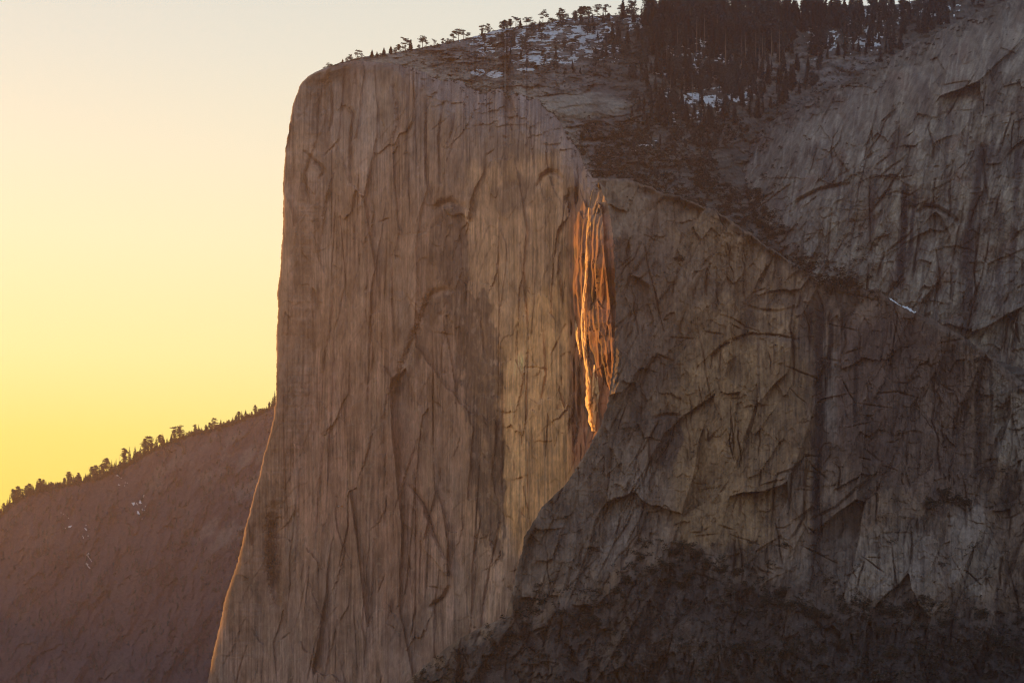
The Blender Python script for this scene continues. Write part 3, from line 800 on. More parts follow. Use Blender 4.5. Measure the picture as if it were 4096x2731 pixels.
px, py = bD.px, bD.py
dens = region(bD, [(1180, 92, 110, 34), (1290, 72, 110, 40), (1370, 88, 60, 60), (1250, 128, 100, 24), (1480, 45, 70, 24), (1900, 60, 60, 60), (2000, 35, 110, 26), (1620, 222, 70, 48),
                   (1690, 200, 50, 45), (1540, 222, 30, 28), (1980, 85, 60, 34), (1880, 110, 26, 30), (1580, 270, 50, 22), (1480, 330, 30, 8), (1600, 130, 90, 60), (2120, 20, 80, 30), (1450, 345, 18, 6)])
nz = .75 * fbm((px + .8 * py) / 24, py / 6.5, 3, 801) + .45 * fbm((px + .5 * py) / 9, py / 3.2, 3, 803) + .35 * perlin(px / 60, py / 22, 802)
maskD = (nz > (.43 - .50 * dens)) & (dens > .12) & (bD.dt > 1)
twin = (blob(px, py, 1098, 168, 17, 8, .3, 805) > .5, blob(px, py, 1136, 173, 19, 8, .3, 806) > .5)
tail = blob(px, py, 1208, 162, 22, 4.5, .3, 807) > .5
snow_sheet(bD, maskD & ~twin[0] & ~twin[1] & ~tail, .7, 'snow', label='scattered white snow patches between the trees of the upper slope', cat='snow', kind='stuff')
snow_sheet(bD, twin[0], .9, 'snow_patch', label='left one of two snow patches side by side above the cliff edge', cat='snow patch', group='snow patches by the cliff edge')
snow_sheet(bD, twin[1], .9, 'snow_patch', label='right one of two snow patches side by side above the cliff edge', cat='snow patch', group='snow patches by the cliff edge')
snow_sheet(bD, tail, .9, 'snow_patch', label='thin slanting snow patch on bare rock right of the pair', cat='snow patch', group='snow patches by the cliff edge')
px, py = bB.px, bB.py
m = (near(px, py, [(2046, 676), (2062, 690), (2082, 698), (2100, 706)])[0] + 2.5 * fbm(px / 8, py / 5, 3, 808) < 5.5)
m = (near(px, py, [(2046, 684), (2062, 696), (2082, 706), (2100, 716)])[0] + 2.5 * fbm(px / 8, py / 5, 3, 808) < 5.5) & (bB.dt > 0)
snow_sheet(bB, m, .8, 'snow_patch', label='lone white snow patch on the crest of the dark near buttress', cat='snow patch')
px, py = bE.px, bE.py
dens = region(bE, [(290, 1110, 16, 20), (155, 1195, 16, 28), (195, 1215, 14, 30), (205, 1290, 12, 32), (320, 1160, 20, 40), (430, 1035, 14, 8), (275, 1095, 12, 8), (30, 1160, 30, 12), (270, 1210, 8, 6)])
nz = fbm((px - .6 * py) / 7, (py + .2 * px) / 12., 3, 811)
snow_sheet(bE, (nz > (.66 - .50 * dens)) & (dens > .1), 1., 'snow', label='small pale snow scraps in the gullies of the hazy left hill', cat='snow', kind='stuff')

# ================================================================== TREES
BARK = flat_mat('bark', (.085, .058, .042), .4, 1.5)
DEAD = flat_mat('dead_wood', (.23, .17, .13), .3, 1.)
NEEDLE = flat_mat('needles', (.066, .084, .092), .5, .25, .8, .12)
NEEDLE2 = flat_mat('blue_needles', (.060, .082, .104), .5, .25, .8, .12)
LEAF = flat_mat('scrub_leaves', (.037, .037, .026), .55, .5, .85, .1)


class Soup:
    def __init__(s): s.V = []; s.F3 = []; s.n = 0
    def tri(s, a, b, c):
        s.V += [a, b, c]; s.F3.append((s.n, s.n + 1, s.n + 2)); s.n += 3
    def tube(s, pts, rad, k=6):
        """tapered limb along points"""
        base = s.n
        for p, r in zip(pts, rad):
            for i in range(k):
                a = 2 * math.pi * i / k
                s.V.append((p[0] + r * math.cos(a), p[1] + r * math.sin(a), p[2]))
        for j in range(len(pts) - 1):
            for i in range(k):
                q = base + j * k + i; q2 = base + j * k + (i + 1) % k
                s.F3 += [(q, q2, q2 + k), (q, q2 + k, q + k)]
        s.n += k * len(pts)
    def tuft(s, p, rx, rz, n, size, R):
        for _ in range(n):
            a = R.uniform(0, 6.283); rr = R.random() ** .5; z = R.uniform(-1, 1)
            c = (p[0] + rx * rr * math.cos(a), p[1] + rx * rr * math.sin(a), p[2] + rz * z * (1 - rr * .6))
            q = []
            for _ in range(3):
                q.append((c[0] + R.gauss(0, size), c[1] + R.gauss(0, size), c[2] + R.gauss(0, size * .6)))
            s.tri(*q)
    def mesh(s, name, mat): return raw_mesh(name, np.array(s.V), None, np.array(s.F3), mat, None, False)


def proto(style, seed):
    R = random.Random(seed); tr = Soup(); cr = Soup()
    needle = NEEDLE if seed % 3 else NEEDLE2
    lean = R.uniform(-.03, .03)
    def axis(h): return (lean * h * h, 0, h)
    if style in ('fir', 'spire'):
        rm = R.uniform(.17, .22) if style == 'fir' else R.uniform(.10, .135)
        tr.tube([axis(h) for h in (0, .3, .65, .97)], (.016, .012, .007, .002))
        h0 = R.uniform(.06, .22); n = 22
        for i in range(n):
            h = h0 + (.985 - h0) * (i / (n - 1)) ** .95
            r = rm * (1 - (h - h0) / (1 - h0)) ** .75 * R.uniform(.75, 1.15) + .012
            for k in range(10):
                a = R.uniform(0, 6.283); l = r * R.uniform(.55, 1.1)
                ca, sa = math.cos(a), math.sin(a); ax = axis(h)
                tip = (ax[0] + l * ca, l * sa, h - l * R.uniform(.15, .5)); w = l * .42 + .006
                mid = (ax[0] + l * .5 * ca, l * .5 * sa, h - l * .05)
                cr.tri(ax, (mid[0] - w * sa, mid[1] + w * ca, mid[2] - w * .5), tip)
                cr.tri(ax, tip, (mid[0] + w * sa, mid[1] - w * ca, mid[2] - w * .5))
                cr.tri(mid, tip, (mid[0] + l * .2 * ca, mid[1] + l * .2 * sa, mid[2] - l * .45))
        cr.tuft((lean, 0, .985), .01, .02, 8, .008, R)
    elif style == 'pine':      # bare lower trunk, ragged layered crown
        tr.tube([axis(h) for h in (0, .35, .7, .96)], (.019, .015, .009, .003))
        h0 = R.uniform(.28, .45); n = 15
        for i in range(n):
            h = h0 + (.97 - h0) * i / (n - 1); t = (h - h0) / (1 - h0)
            r = .17 * (math.sin(math.pi * (.18 + .78 * t)) ** .8) * R.uniform(.6, 1.2)
            for k in range(4):
                a = R.uniform(0, 6.283); l = r * R.uniform(.6, 1.15)
                p = (axis(h)[0] + l * math.cos(a), l * math.sin(a), h + R.uniform(-.02, .02))
                tr.tube([axis(h - .02), p], (.005, .002), 3)
                cr.tuft(p, .06, .026, 20, .026, R); cr.tuft((p[0] * .5, p[1] * .5, p[2]), .05, .024, 12, .024, R)
        cr.tuft(axis(.97), .03, .03, 14, .014, R)
    elif style == 'flat':      # umbrella-topped pine with spreading plates
        lean = R.uniform(-.14, .14)
        tr.tube([axis(h) for h in (0, .3, .6, .88)], (.028, .022, .015, .006))
        for i in range(8):
            h = R.uniform(.48, .93); a = R.uniform(0, 6.283); l = R.uniform(.14, .38) * (1.1 - .4 * abs(h - .75) * 3)
            p = (axis(h)[0] + l * math.cos(a), l * math.sin(a), h + R.uniform(0, .06))
            tr.tube([axis(h - .08), ((p[0] + axis(h)[0]) / 2, p[1] / 2, h - .02), p], (.011, .008, .004), 4)
            cr.tuft(p, R.uniform(.12, .18), .034, 75, .032, R)
        cr.tuft((lean * .85, 0, .94), .2, .045, 110, .034, R)
    elif style == 'round':     # broad dense old pine
        tr.tube([axis(h) for h in (0, .3, .6, .9)], (.03, .025, .015, .005))
        for i in range(34):
            h = R.uniform(.24, .96); t = (h - .24) / .76
            r = (.30 * math.sin(math.pi * (.22 + .72 * t)) ** .8) * R.uniform(.35, 1.1); a = R.uniform(0, 6.283)
            p = (r * math.cos(a), r * math.sin(a), h)
            tr.tube([axis(h - .06), p], (.009, .003), 3)
            cr.tuft(p, .095, .042, 32, .034, R)
    elif style == 'snag':
        tr.tube([axis(h) for h in (0, .4, .75, 1.)], (.013, .010, .006, .0015))
        for i in range(16):
            h = R.uniform(.3, .93); a = R.uniform(0, 6.283); l = R.uniform(.015, .07) * (1.2 - h)
            tr.tube([axis(h), (axis(h)[0] + l * math.cos(a), l * math.sin(a), h + R.uniform(-.03, .02))], (.004, .0015), 3)
        return tr.mesh('trunk', DEAD), None
    elif style == 'bush':
        for i in range(4):
            a = R.uniform(0, 6.283)
            tr.tube([(0, 0, -.15), (.16 * math.cos(a), .16 * math.sin(a), .3), (.34 * math.cos(a), .34 * math.sin(a), .6)], (.05, .035, .015), 4)
        for i in range(26):
            a = R.uniform(0, 6.283); r = .5 * R.random() ** .5; z = R.uniform(.1, .92) * (1 - .5 * r)
            cr.tuft((r * math.cos(a), r * math.sin(a), z), .19, .13, 30, .05, R)
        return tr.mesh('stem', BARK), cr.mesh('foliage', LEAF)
    return tr.mesh('trunk', BARK), cr.mesh('crown', needle)


PROTO = {st: [proto(st, 10 * i + j) for j in range(n)] for i, (st, n) in enumerate((('fir', 5), ('spire', 4), ('pine', 5), ('flat', 5), ('round', 4), ('snag', 3), ('bush', 5)))}
NAME = dict(fir='fir_tree', spire='fir_tree', pine='pine_tree', flat='pine_tree', round='pine_tree', snag='dead_tree', bush='bush')
CAT = dict(fir='fir tree', spire='fir tree', pine='pine tree', flat='pine tree', round='pine tree', snag='dead tree', bush='bush')


def plant(style, loc, h, label, group, wide=1.):
    tm, cm = random.choice(PROTO[style])
    e = bpy.data.objects.new(NAME[style], None); C.objects.link(e)
    e.empty_display_size = 1; e.location = loc; e.rotation_euler = (0, 0, random.uniform(0, 6.283)); e.scale = (h * wide, h * wide, h)
    e['label'] = label; e['category'] = CAT[style]
    if group: e['group'] = group
    obj(tm.name.split('.')[0], tm, e)
    if cm: obj(cm.name.split('.')[0], cm, e)
    return e


ONES = 'zeroth first second third fourth fifth sixth seventh eighth ninth tenth eleventh twelfth thirteenth fourteenth fifteenth sixteenth seventeenth eighteenth nineteenth'.split()
TENS = {2: 'twent', 3: 'thirt', 4: 'fort', 5: 'fift', 6: 'sixt', 7: 'sevent', 8: 'eight', 9: 'ninet'}


def ordinal(n):
    if n < 20: return ONES[n]
    if n >= 100: return 'hundred-and-' + ordinal(n - 100) if n > 100 else 'hundredth'
    return TENS[n // 10] + ('ieth' if n % 10 == 0 else 'y-' + ONES[n % 10])


LOOK = dict(fir='conical fir', spire='thin spire-like fir', pine='bare-stemmed pine', flat='flat-topped spreading pine', round='broad bushy pine', snag='bare dead trunk', bush='bush')


def size_word(h, a, b): return 'small ' if h < a else 'tall ' if h > b else ''


# ---- far hill, one by one along its skyline (layout x, top y, kind)
z1 = [(15, 1380, 'fir'), (40, 1335, 'pine'), (75, 1290, 'fir'), (100, 1240, 'spire'), (140, 1190, 'pine'), (165, 1185, 'round'), (190, 1160, 'pine'), (235, 1180, 'round'), (275, 1150, 'pine'), (305, 1130, 'pine'),
      (335, 1130, 'fir'), (390, 1090, 'fir'), (420, 1078, 'pine'), (450, 1088, 'pine'), (480, 1100, 'fir'), (510, 1110, 'fir'), (535, 1112, 'pine'), (556, 1120, 'fir'), (582, 1110, 'spire'),
      (605, 1115, 'fir'), (643, 1108, 'fir'), (690, 1130, 'fir'), (722, 1008, 'pine'), (765, 1035, 'fir'), (817, 1018, 'pine'), (850, 1075, 'fir'), (893, 1020, 'fir'), (925, 1020, 'spire'),
      (965, 955, 'pine'), (1005, 938, 'pine'), (1040, 950, 'fir'), (1064, 920, 'pine'), (1110, 868, 'pine'), (1150, 905, 'fir'), (1166, 880, 'spire'), (1198, 905, 'fir'), (1213, 868, 'spire'),
      (1245, 830, 'snag'), (1275, 930, 'fir'), (1303, 762, 'pine'), (1353, 745, 'spire'), (1408, 740, 'fir'), (1440, 800, 'fir'), (1468, 740, 'fir'), (1508, 665, 'pine'), (1555, 635, 'round'),
      (1582, 680, 'pine'), (1635, 640, 'fir'), (1675, 622, 'pine'), (1692, 588, 'snag'), (1703, 612, 'fir'), (1745, 648, 'fir'), (1792, 610, 'fir')]
z2 = [(330, 910, 'fir'), (385, 850, 'pine'), (425, 798, 'flat'), (455, 815, 'pine'), (518, 888, 'flat'), (570, 930, 'spire'), (610, 908, 'fir'), (650, 900, 'fir'), (705, 768, 'pine'),
      (763, 765, 'spire'), (812, 840, 'fir'), (875, 778, 'pine'), (935, 738, 'pine'), (1010, 673, 'round'), (1110, 680, 'fir'), (1160, 722, 'fir'), (1187, 732, 'spire'), (1230, 690, 'fir'),
      (1290, 650, 'fir'), (1312, 620, 'snag'), (1350, 588, 'fir'), (1390, 568, 'pine'), (1440, 553, 'spire'), (1500, 533, 'fir'), (1560, 595, 'fir'), (1605, 600, 'spire'), (1655, 468, 'pine'),
      (1710, 518, 'fir'), (1770, 520, 'fir'), (1800, 508, 'spire'), (1830, 480, 'fir'), (1870, 420, 'pine'), (1888, 360, 'snag'), (1925, 330, 'fir'), (1955, 243, 'spire')]
hill = sorted([(x * .2198, 861.3 + y * .2198, s) for x, y, s in z1] + [(x * .14648 + 344.5, 861.3 + y * .14648, s) for x, y, s in z2])
for i, (x, top, st) in enumerate(hill):
    by = float(SKY_E(np.array(x))) + 5
    Y = bE.at(x, by + 1) or 5150
    h = max(8, (by - top) * K * Y)
    plant(st, W(x, by, Y), h, f'{size_word(h, 22, 44)}dark {LOOK[st]} on the hazy hill skyline, {ordinal(i + 1)} from the left', 'trees along the left hill skyline', {'fir': 1.15, 'spire': 1.2}.get(st, 1.1))

# ---- rim of the main cliff and bare crest
z4 = [(50, 460, 'bush'), (105, 415, 'bush'), (250, 380, 'fir'), (295, 368, 'round'), (335, 330, 'round'), (413, 288, 'flat'), (460, 318, 'flat'), (575, 280, 'fir'), (630, 295, 'fir'), (710, 254, 'fir'),
      (785, 238, 'fir'), (835, 252, 'round'), (872, 224, 'pine'), (918, 208, 'flat'), (948, 166, 'flat'), (1004, 172, 'fir'), (1095, 220, 'round'), (1136, 134, 'flat'), (1176, 180, 'flat'), (1258, 172, 'flat'),
      (1360, 154, 'round'), (1430, 150, 'bush'), (1478, 82, 'flat'), (1532, 57, 'flat'), (1590, 68, 'flat'), (1640, 88, 'flat'), (1790, 20, 'flat'), (1860, 0, 'round')]
z5 = [(20, 228, 'round'), (50, 220, 'pine'), (75, 226, 'round'), (110, 208, 'pine'), (165, 194, 'flat'), (215, 212, 'fir'), (275, 190, 'flat'), (315, 190, 'flat'), (352, 225, 'bush'), (448, 134, 'flat'),
      (545, 175, 'bush'), (635, 94, 'round'), (697, 145, 'round'), (785, 115, 'round'), (840, 82, 'pine'), (878, 75, 'pine'), (920, 70, 'round'), (1015, 58, 'flat'), (1102, 62, 'flat'),
      (1270, 60, 'round'), (1338, 110, 'pine'), (1415, 115, 'flat'), (1540, 58, 'round'), (1600, 88, 'pine'), (1650, 50, 'pine'), (1690, 16, 'pine'), (1725, 22, 'pine'), (1770, 28, 'round'), (1850, 8, 'pine')]
rim = sorted([(x * .2075 + 735, y * .2075 + 57.4, s) for x, y, s in z4] + [(x * .2198 + 1148.4, y * .2198, s) for x, y, s in z5])
for i, (x, top, st) in enumerate(rim):
    by = float(SKY_D(np.array(x))) + 3
    Y = bD.at(x, by + 1.5) or 3000
    h = max(4, (by - top) * K * Y)
    plant(st, W(x, by, Y), h * 1.08, f'{size_word(h, 11, 21)}dark {LOOK[st]} on the cliff-top rim, {ordinal(i + 1)} from the square corner', 'trees on the cliff-top rim',
          {'flat': 1.1, 'fir': 1.7, 'bush': 1.1, 'pine': 1.5}.get(st, 1.15))

# ---- upper forest
def rdens(x, y):
    t = float(fbm(np.array([x / 70.]), np.array([y / 45.]), 3, 901)[0])
    d = 0
    if 1390 < x < 1890: d = .95 * sm(1350, 1590, np.array(x)) * (1 - sm(215, 250 + (60 if x < 1560 else 0), np.array(y))) * (1 - .85 * sm(1790, 1830, np.array(x)) * sm(60, 90, np.array(y)))
    if 1090 < x <= 1480: d = max(d, .30 * (1 - sm(150, 190, np.array(y))))
    if 1870 <= x < 2180: d = max(d, (1.1 if y < 80 else .6) * (1 - sm(130, 165, np.array(y))))
    if 1470 < x < 1650 and 230 < y < 345: d = max(d, .6)
    if 1590 < x < 1720 and 150 < y < 320: d = max(d, .22)
    if 2180 <= x < 2360 and y < 40: d = max(d, .4)
    if 1375 < x < 1640 and 270 < y < 440: d = max(d, .22)
    return float(d) * (.75 + .7 * t)


trees = []
for _ in range(60000):
    if len(trees) >= 720: break
    x = random.uniform(1090, 2360); y = random.uniform(8, 440)
    if y < float(SKY_D(np.array(x))) + 2 or random.random() > rdens(x, y): continue
    if x > 1632 and y > float(TC(np.array(x))) - 2: continue
    if 1220 < x < 1440 and y > 205: continue
    if any(abs(x - a) < 5 and abs(y - b) < 3 for a, b, *_ in trees): continue
    if y > 300: hp = random.uniform(13, 30); st = random.choice(['fir', 'fir', 'pine', 'round'])
    elif x < 1400: hp = random.uniform(14, 34); st = random.choice(['fir', 'fir', 'flat', 'pine', 'round'])
    elif x < 1480: hp = random.uniform(28, 52); st = random.choice(['fir', 'fir', 'pine', 'round'])
    elif x < 1890 and y < 130: hp = random.uniform(46, 84) ; st = random.choice(['fir', 'fir', 'fir', 'spire', 'pine'])
    elif x < 1890: hp = random.uniform(30, 60); st = random.choice(['fir', 'fir', 'spire', 'pine'])
    else: hp = random.uniform(24, 56); st = random.choice(['fir', 'fir', 'pine', 'spire'])
    trees.append((x, y, hp, st))
# skyline and marked trees
for x in np.arange(1552, 1800, 7.5):
    trees.append((x + random.uniform(-3, 3), float(SKY_D(np.array(x))) + random.uniform(4, 26), random.uniform(40, 66), random.choice(['fir', 'pine', 'spire', 'fir'])))
for x, y, hp, st in [(1813, 34, 42, 'fir'), (1822, 36, 30, 'pine'), (1831, 66, 68, 'fir'), (1846, 40, 40, 'pine'), (1864, 36, 36, 'pine'), (1871, 36, 32, 'spire'), (1896, 46, 48, 'fir'), (1905, 60, 56, 'fir'),
                     (1916, 66, 64, 'fir'), (1930, 62, 62, 'fir'), (1940, 80, 70, 'pine'), (1950, 50, 50, 'fir'), (1962, 74, 60, 'fir'), (1980, 56, 52, 'fir'), (2010, 14, 16, 'fir'), (2040, 12, 22, 'round'),
                     (2075, 44, 48, 'fir'), (2088, 52, 50, 'fir'), (2110, 40, 46, 'pine'), (2130, 46, 50, 'fir'), (2160, 40, 48, 'fir'),
                     (1688, 286, 40, 'fir'), (1722, 272, 44, 'fir'), (1740, 274, 66, 'fir'), (1752, 262, 40, 'spire'), (1770, 250, 34, 'fir'), (1790, 240, 54, 'fir'), (1798, 238, 56, 'fir'), (1806, 232, 50, 'fir'),
                     (1836, 216, 34, 'fir'), (1876, 200, 30, 'pine')]:
    trees.append((x, y, hp, st))
for x, top, bot in [(1548, 34, 78), (1556, 62, 110), (1585, 10, 90), (1592, 20, 84), (1600, 44, 120), (1618, 30, 96), (1648, 26, 92), (1666, 70, 160), (1703, 76, 150), (1712, 80, 152), (1736, 68, 160), (1744, 98, 150), (1752, 78, 156),
                    (1757, 90, 150), (1772, 66, 140), (1790, 62, 150), (1540, 172, 228), (1590, 176, 240), (1532, 100, 150), (1880, 44, 90), (1462, 70, 92), (1697, 2, 40), (1780, 0, 34)]:
    trees.append((x, bot, bot - top, 'snag'))
ind, rest = [], []
order = sorted([t for t in trees if t[3] != 'snag'], key=lambda t: -t[2] * (1.25 if t[1] - t[2] < 60 else 1))
snags = [t for t in trees if t[3] == 'snag']
nfar = len(hill) + len(rim)
keep = 300 - nfar
ind = sorted(order[:keep]); rest = order[keep:]


def ground_at(x, y):
    if x > 1632 and y > float(TC(np.array(x))) + 1:
        return bC.at(x, y)
    return bD.at(x, y)


for i, (x, y, hp, st) in enumerate(ind):
    Y = ground_at(x, y) or 2900
    h = hp * K * Y
    where = 'on the snowy slope' if x < 1440 else 'in the dense wood' if x < 1880 else 'in the snowy right-hand wood'
    plant(st, W(x, y + 1, Y - 1), h, f'{size_word(h, 24, 45)}{LOOK[st]} {where}, {ordinal(i + 1)} upper-slope tree from the left', 'trees of the upper wood', {'fir': 1.2, 'spire': 1.4}.get(st, 1.15))
for i, (x, y, hp, st) in enumerate(sorted(snags)):
    Y = ground_at(x, y) or 2900
    plant('snag', W(x, y, Y - 22), hp * K * Y, f'pale bare dead trunk by the dense wood, {ordinal(i + 1)} dead one from left', 'dead trees in the upper wood', .85)


def nd(x, y, sx, sy, seed): return float(fbm(np.array([x / sx]), np.array([y / sy]), 3, seed)[0])


def merge(name, items, mat, **kw):
    """many small plants nobody could count, as one object"""
    Vs, Fs, n = [], [], 0
    for me, loc, sx, sz, rot in items:
        v = np.empty(len(me.vertices) * 3, np.float32); me.vertices.foreach_get('co', v); v = v.reshape(-1, 3)
        f = np.empty(len(me.loops), np.int32); me.loops.foreach_get('vertex_index', f)
        c, s = math.cos(rot), math.sin(rot)
        w = np.stack([(v[:, 0] * c - v[:, 1] * s) * sx + loc[0], (v[:, 0] * s + v[:, 1] * c) * sx + loc[1], v[:, 2] * sz + loc[2]], -1)
        Vs.append(w); Fs.append(f.reshape(-1, 3) + n); n += len(v)
    return obj(name, raw_mesh(name, np.concatenate(Vs), None, np.concatenate(Fs), mat, None, False), **kw)


it = []
for x, y, hp, st in rest:
    Y = ground_at(x, y) or 2900
    tm, cm = random.choice(PROTO[st]); h = hp * K * Y; r = random.uniform(0, 6.28); l = W(x, y + 1, Y - 1)
    it.append((cm, l, h, h, r)); it.append((tm, l, h, h, r))
merge('forest', it, NEEDLE, label='smaller packed conifers filling in the upper wood', cat='forest', kind='stuff')

it = []
for _ in range(950):
    x = random.uniform(-60, 640); y = float(SKY_E(np.array(x))) + random.uniform(2, 9)
    Y = bE.at(x, y) or 5150; h = random.uniform(7, 19 if x < 330 else 12) * K * Y
    tm, cm = random.choice(PROTO[random.choice(['fir', 'fir', 'pine', 'spire'])]); rr = random.uniform(0, 6.28); l = W(x, y, Y)
    it += [(cm, l, h * 1.15, h, rr), (tm, l, h * 1.15, h, rr)]
def mini(seed):
    R = random.Random(seed); q = Soup()
    for i in range(12):
        h = i / 12; rr = .24 * (1 - h) ** .8
        for k in range(3):
            a = R.uniform(0, 6.28); d = rr * R.uniform(.7, 1.2)
            q.tri((0, 0, h + .12), (d * math.cos(a), d * math.sin(a), h - .03), (d * math.cos(a + .9), d * math.sin(a + .9), h - .03))
    return q.mesh('mini', NEEDLE)


MINI = [mini(70 + i) for i in range(4)]
for _ in range(3000):
    x = random.uniform(-60, 660); y = float(SKY_E(np.array(x))) + 6 + 560 * random.random()
    if y > 1580 or (x > LA(np.array(y)) + 30): continue
    if nd(x, y, 60, 90, 941) < random.uniform(-.25, .12): continue
    Y = bE.at(x, y)
    if Y is None: continue
    h = random.uniform(7, 15) * K * Y
    it.append((random.choice(MINI), W(x, y, Y - 3), h * 1.2, h, random.uniform(0, 6.28)))
merge('forest', it, NEEDLE, label='low young conifers crowding the hazy left hill and its skyline', cat='forest', kind='stuff')

# ---- scrub: small uncountable clumps
def scrubmesh(seed):
    R = random.Random(seed); s = Soup()
    for i in range(7):
        a = R.uniform(0, 6.283); r = .5 * R.random() ** .5
        s.tuft((r * math.cos(a), r * math.sin(a), R.uniform(.1, .75)), .22, .16, 7, .12, R)
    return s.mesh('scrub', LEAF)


SCR = [scrubmesh(900 + i) for i in range(5)]


def scrub(body, boxes, label, prob=None):
    it = []
    for x0, y0, x1, y1, n, smin, smax in boxes:
        for _ in range(n):
            x = random.uniform(x0, x1); y = random.uniform(y0, y1)
            if prob is not None and random.random() > prob(x, y): continue
            Y = body.at(x, y)
            if Y is None: continue
            h = random.uniform(smin, smax) * K * Y
            it.append((random.choice(SCR), W(x, y, Y - h * .15), h * 1.25, h, random.uniform(0, 6.28)))
    return merge('scrub', it, LEAF, label=label, cat='scrub', kind='stuff')




def pD(x, y):
    if y > BOT_D(x) - 2 or y < SKY_D(x) + 2: return 0
    if x > 1640 and y > TC(np.array(x)) and x > LC(np.array(y)): return 0
    if y > 290 and x > 1330 + 30 * nd(x, y, 40, 30, 939): return .85 if nd(x, y, 55, 24, 940) > -.16 else .10
    if 1220 < x < 1435 and 205 < y < 285: return .06
    return .55 if nd(x, y, 45, 14, 931) > .02 else .12


scrub(bD, [(1330, 270, 1720, 500, 2600, 4, 13), (900, 90, 1480, 300, 1500, 2.5, 7), (1480, 60, 2200, 300, 1300, 4, 9), (1290, 270, 1500, 430, 700, 3, 9), (1600, 330, 1860, 620, 1800, 6, 14)],
      'low dark scrub on the upper slope and in the gully above the fall', pD)
scrub(bD, [(770, 20, 1560, 150, 5200, 2.5, 8)], 'low scrub strung along the cliff-top skyline between the pines', lambda x, y: .8 if 0 < y - SKY_D(x) < 7 else 0)
scrub(bA, [(900, 140, 1350, 430, 6000, 2.5, 8)], 'scrub on the broken ledges of the cliff rim', lambda x, y: .6 * max(0, 1 - (y - TA(np.array(x))) / (14 + 50 * max(0, nd(x, y, 40, 30, 938)))) if y > TA(np.array(x)) else 0)
scrub(bC, [(1640, 60, 2352, 420, 1500, 3, 8), (1640, 330, 1800, 560, 1500, 5, 13), (1740, 520, 2010, 690, 700, 6, 14), (1700, 120, 2352, 420, 200, 3, 7)], 'low scrub along the crest and ledges of the right wall',
      lambda x, y: (1 if y < TC(np.array(x)) + 14 + 30 * max(0, nd(x, y, 40, 30, 933)) else (.8 if x < LC(np.array(y)) + 45 + 40 * nd(x, y, 30, 30, 934) or (y > 520 and x < 2000 and y > 560 + (x - 1800) * .4) else .05)))
def pB(x, y):
    l = LEDGE(x)
    if y < TB(np.array(x)) + 3 or x < LB(np.array(y)) + 4: return 0
    if x > 1560 and y < TB(np.array(x)) + 18: return .5
    if abs(y - l - 70 * nd(x, 0, 110, 1, 942)) < 24: return .75 if nd(x, y, 50, 40, 943) > -.12 else .08
    if y > 1470 and x > 1640: return .75 if nd(x, y, 60, 40, 935) > -.12 else .1
    if y > l: return .5 if nd(x, y, 50, 34, 936) > .05 else .06
    return .5 if nd(x, y, 60, 40, 937) > .33 else .012
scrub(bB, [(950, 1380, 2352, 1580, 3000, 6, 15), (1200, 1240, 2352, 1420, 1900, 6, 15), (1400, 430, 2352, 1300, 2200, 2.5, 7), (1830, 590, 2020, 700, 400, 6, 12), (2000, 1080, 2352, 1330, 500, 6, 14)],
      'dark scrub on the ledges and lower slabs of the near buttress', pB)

zb = [(450, 525, 46), (500, 590, 56), (560, 560, 46), (612, 500, 60), (648, 465, 56), (690, 480, 50), (732, 505, 58), (690, 615, 60), (790, 560, 56), (850, 590, 52), (930, 600, 56), (410, 570, 40), (380, 640, 54), (325, 695, 46),
      (590, 650, 56), (650, 670, 46), (990, 690, 52), (1080, 740, 66), (1150, 700, 60), (1190, 770, 70), (1270, 790, 60), (1330, 810, 56), (1480, 790, 60), (1560, 770, 62), (1650, 790, 60), (1710, 800, 54), (1850, 870, 50),
      (1950, 850, 56), (2140, 810, 60), (180, 860, 66), (225, 835, 50), (140, 905, 46), (930, 980, 76), (1050, 1010, 80), (1180, 1000, 76), (1330, 980, 70), (1440, 960, 60), (1700, 1000, 80), (1830, 1010, 76), (2200, 950, 90),
      (2300, 1010, 90), (1900, 260, 70), (1960, 215, 66), (2010, 240, 64), (2060, 260, 54), (1165, 470, 30), (60, 800, 40), (1640, 895, 60)]
bush = sorted((x * .4629 + 1263.2, y * .4629 + 1033.6, s * .4629) for x, y, s in zb)
for i, (x, y, s) in enumerate(bush):
    by = y + s * .4
    Y = bB.at(x, by)
    if Y is None: continue
    h = s * K * Y
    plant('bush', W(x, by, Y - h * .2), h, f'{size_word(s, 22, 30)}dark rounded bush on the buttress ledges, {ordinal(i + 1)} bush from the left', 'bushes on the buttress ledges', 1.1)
for x, y, s, d in [(1560, 600, 16, 'on the brown shoulder right of the fall'), (1850, 600, 34, 'in the notch behind the brown crest'), (1905, 640, 40, 'on the crest beside the notch'), (1950, 646, 34, 'on the flat crest end before the snow'),
                   (2250, 830, 14, 'at the far right end of the crest')]:
    Y = bB.at(x, max(y, float(TB(np.array(x))) + 3)); h = s * K * Y
    plant('bush', W(x, max(y, float(TB(np.array(x))) + 3), Y - h * .1), h, f'dark spreading bush {d} of the buttress', 'bushes on the buttress crest', 1.5)

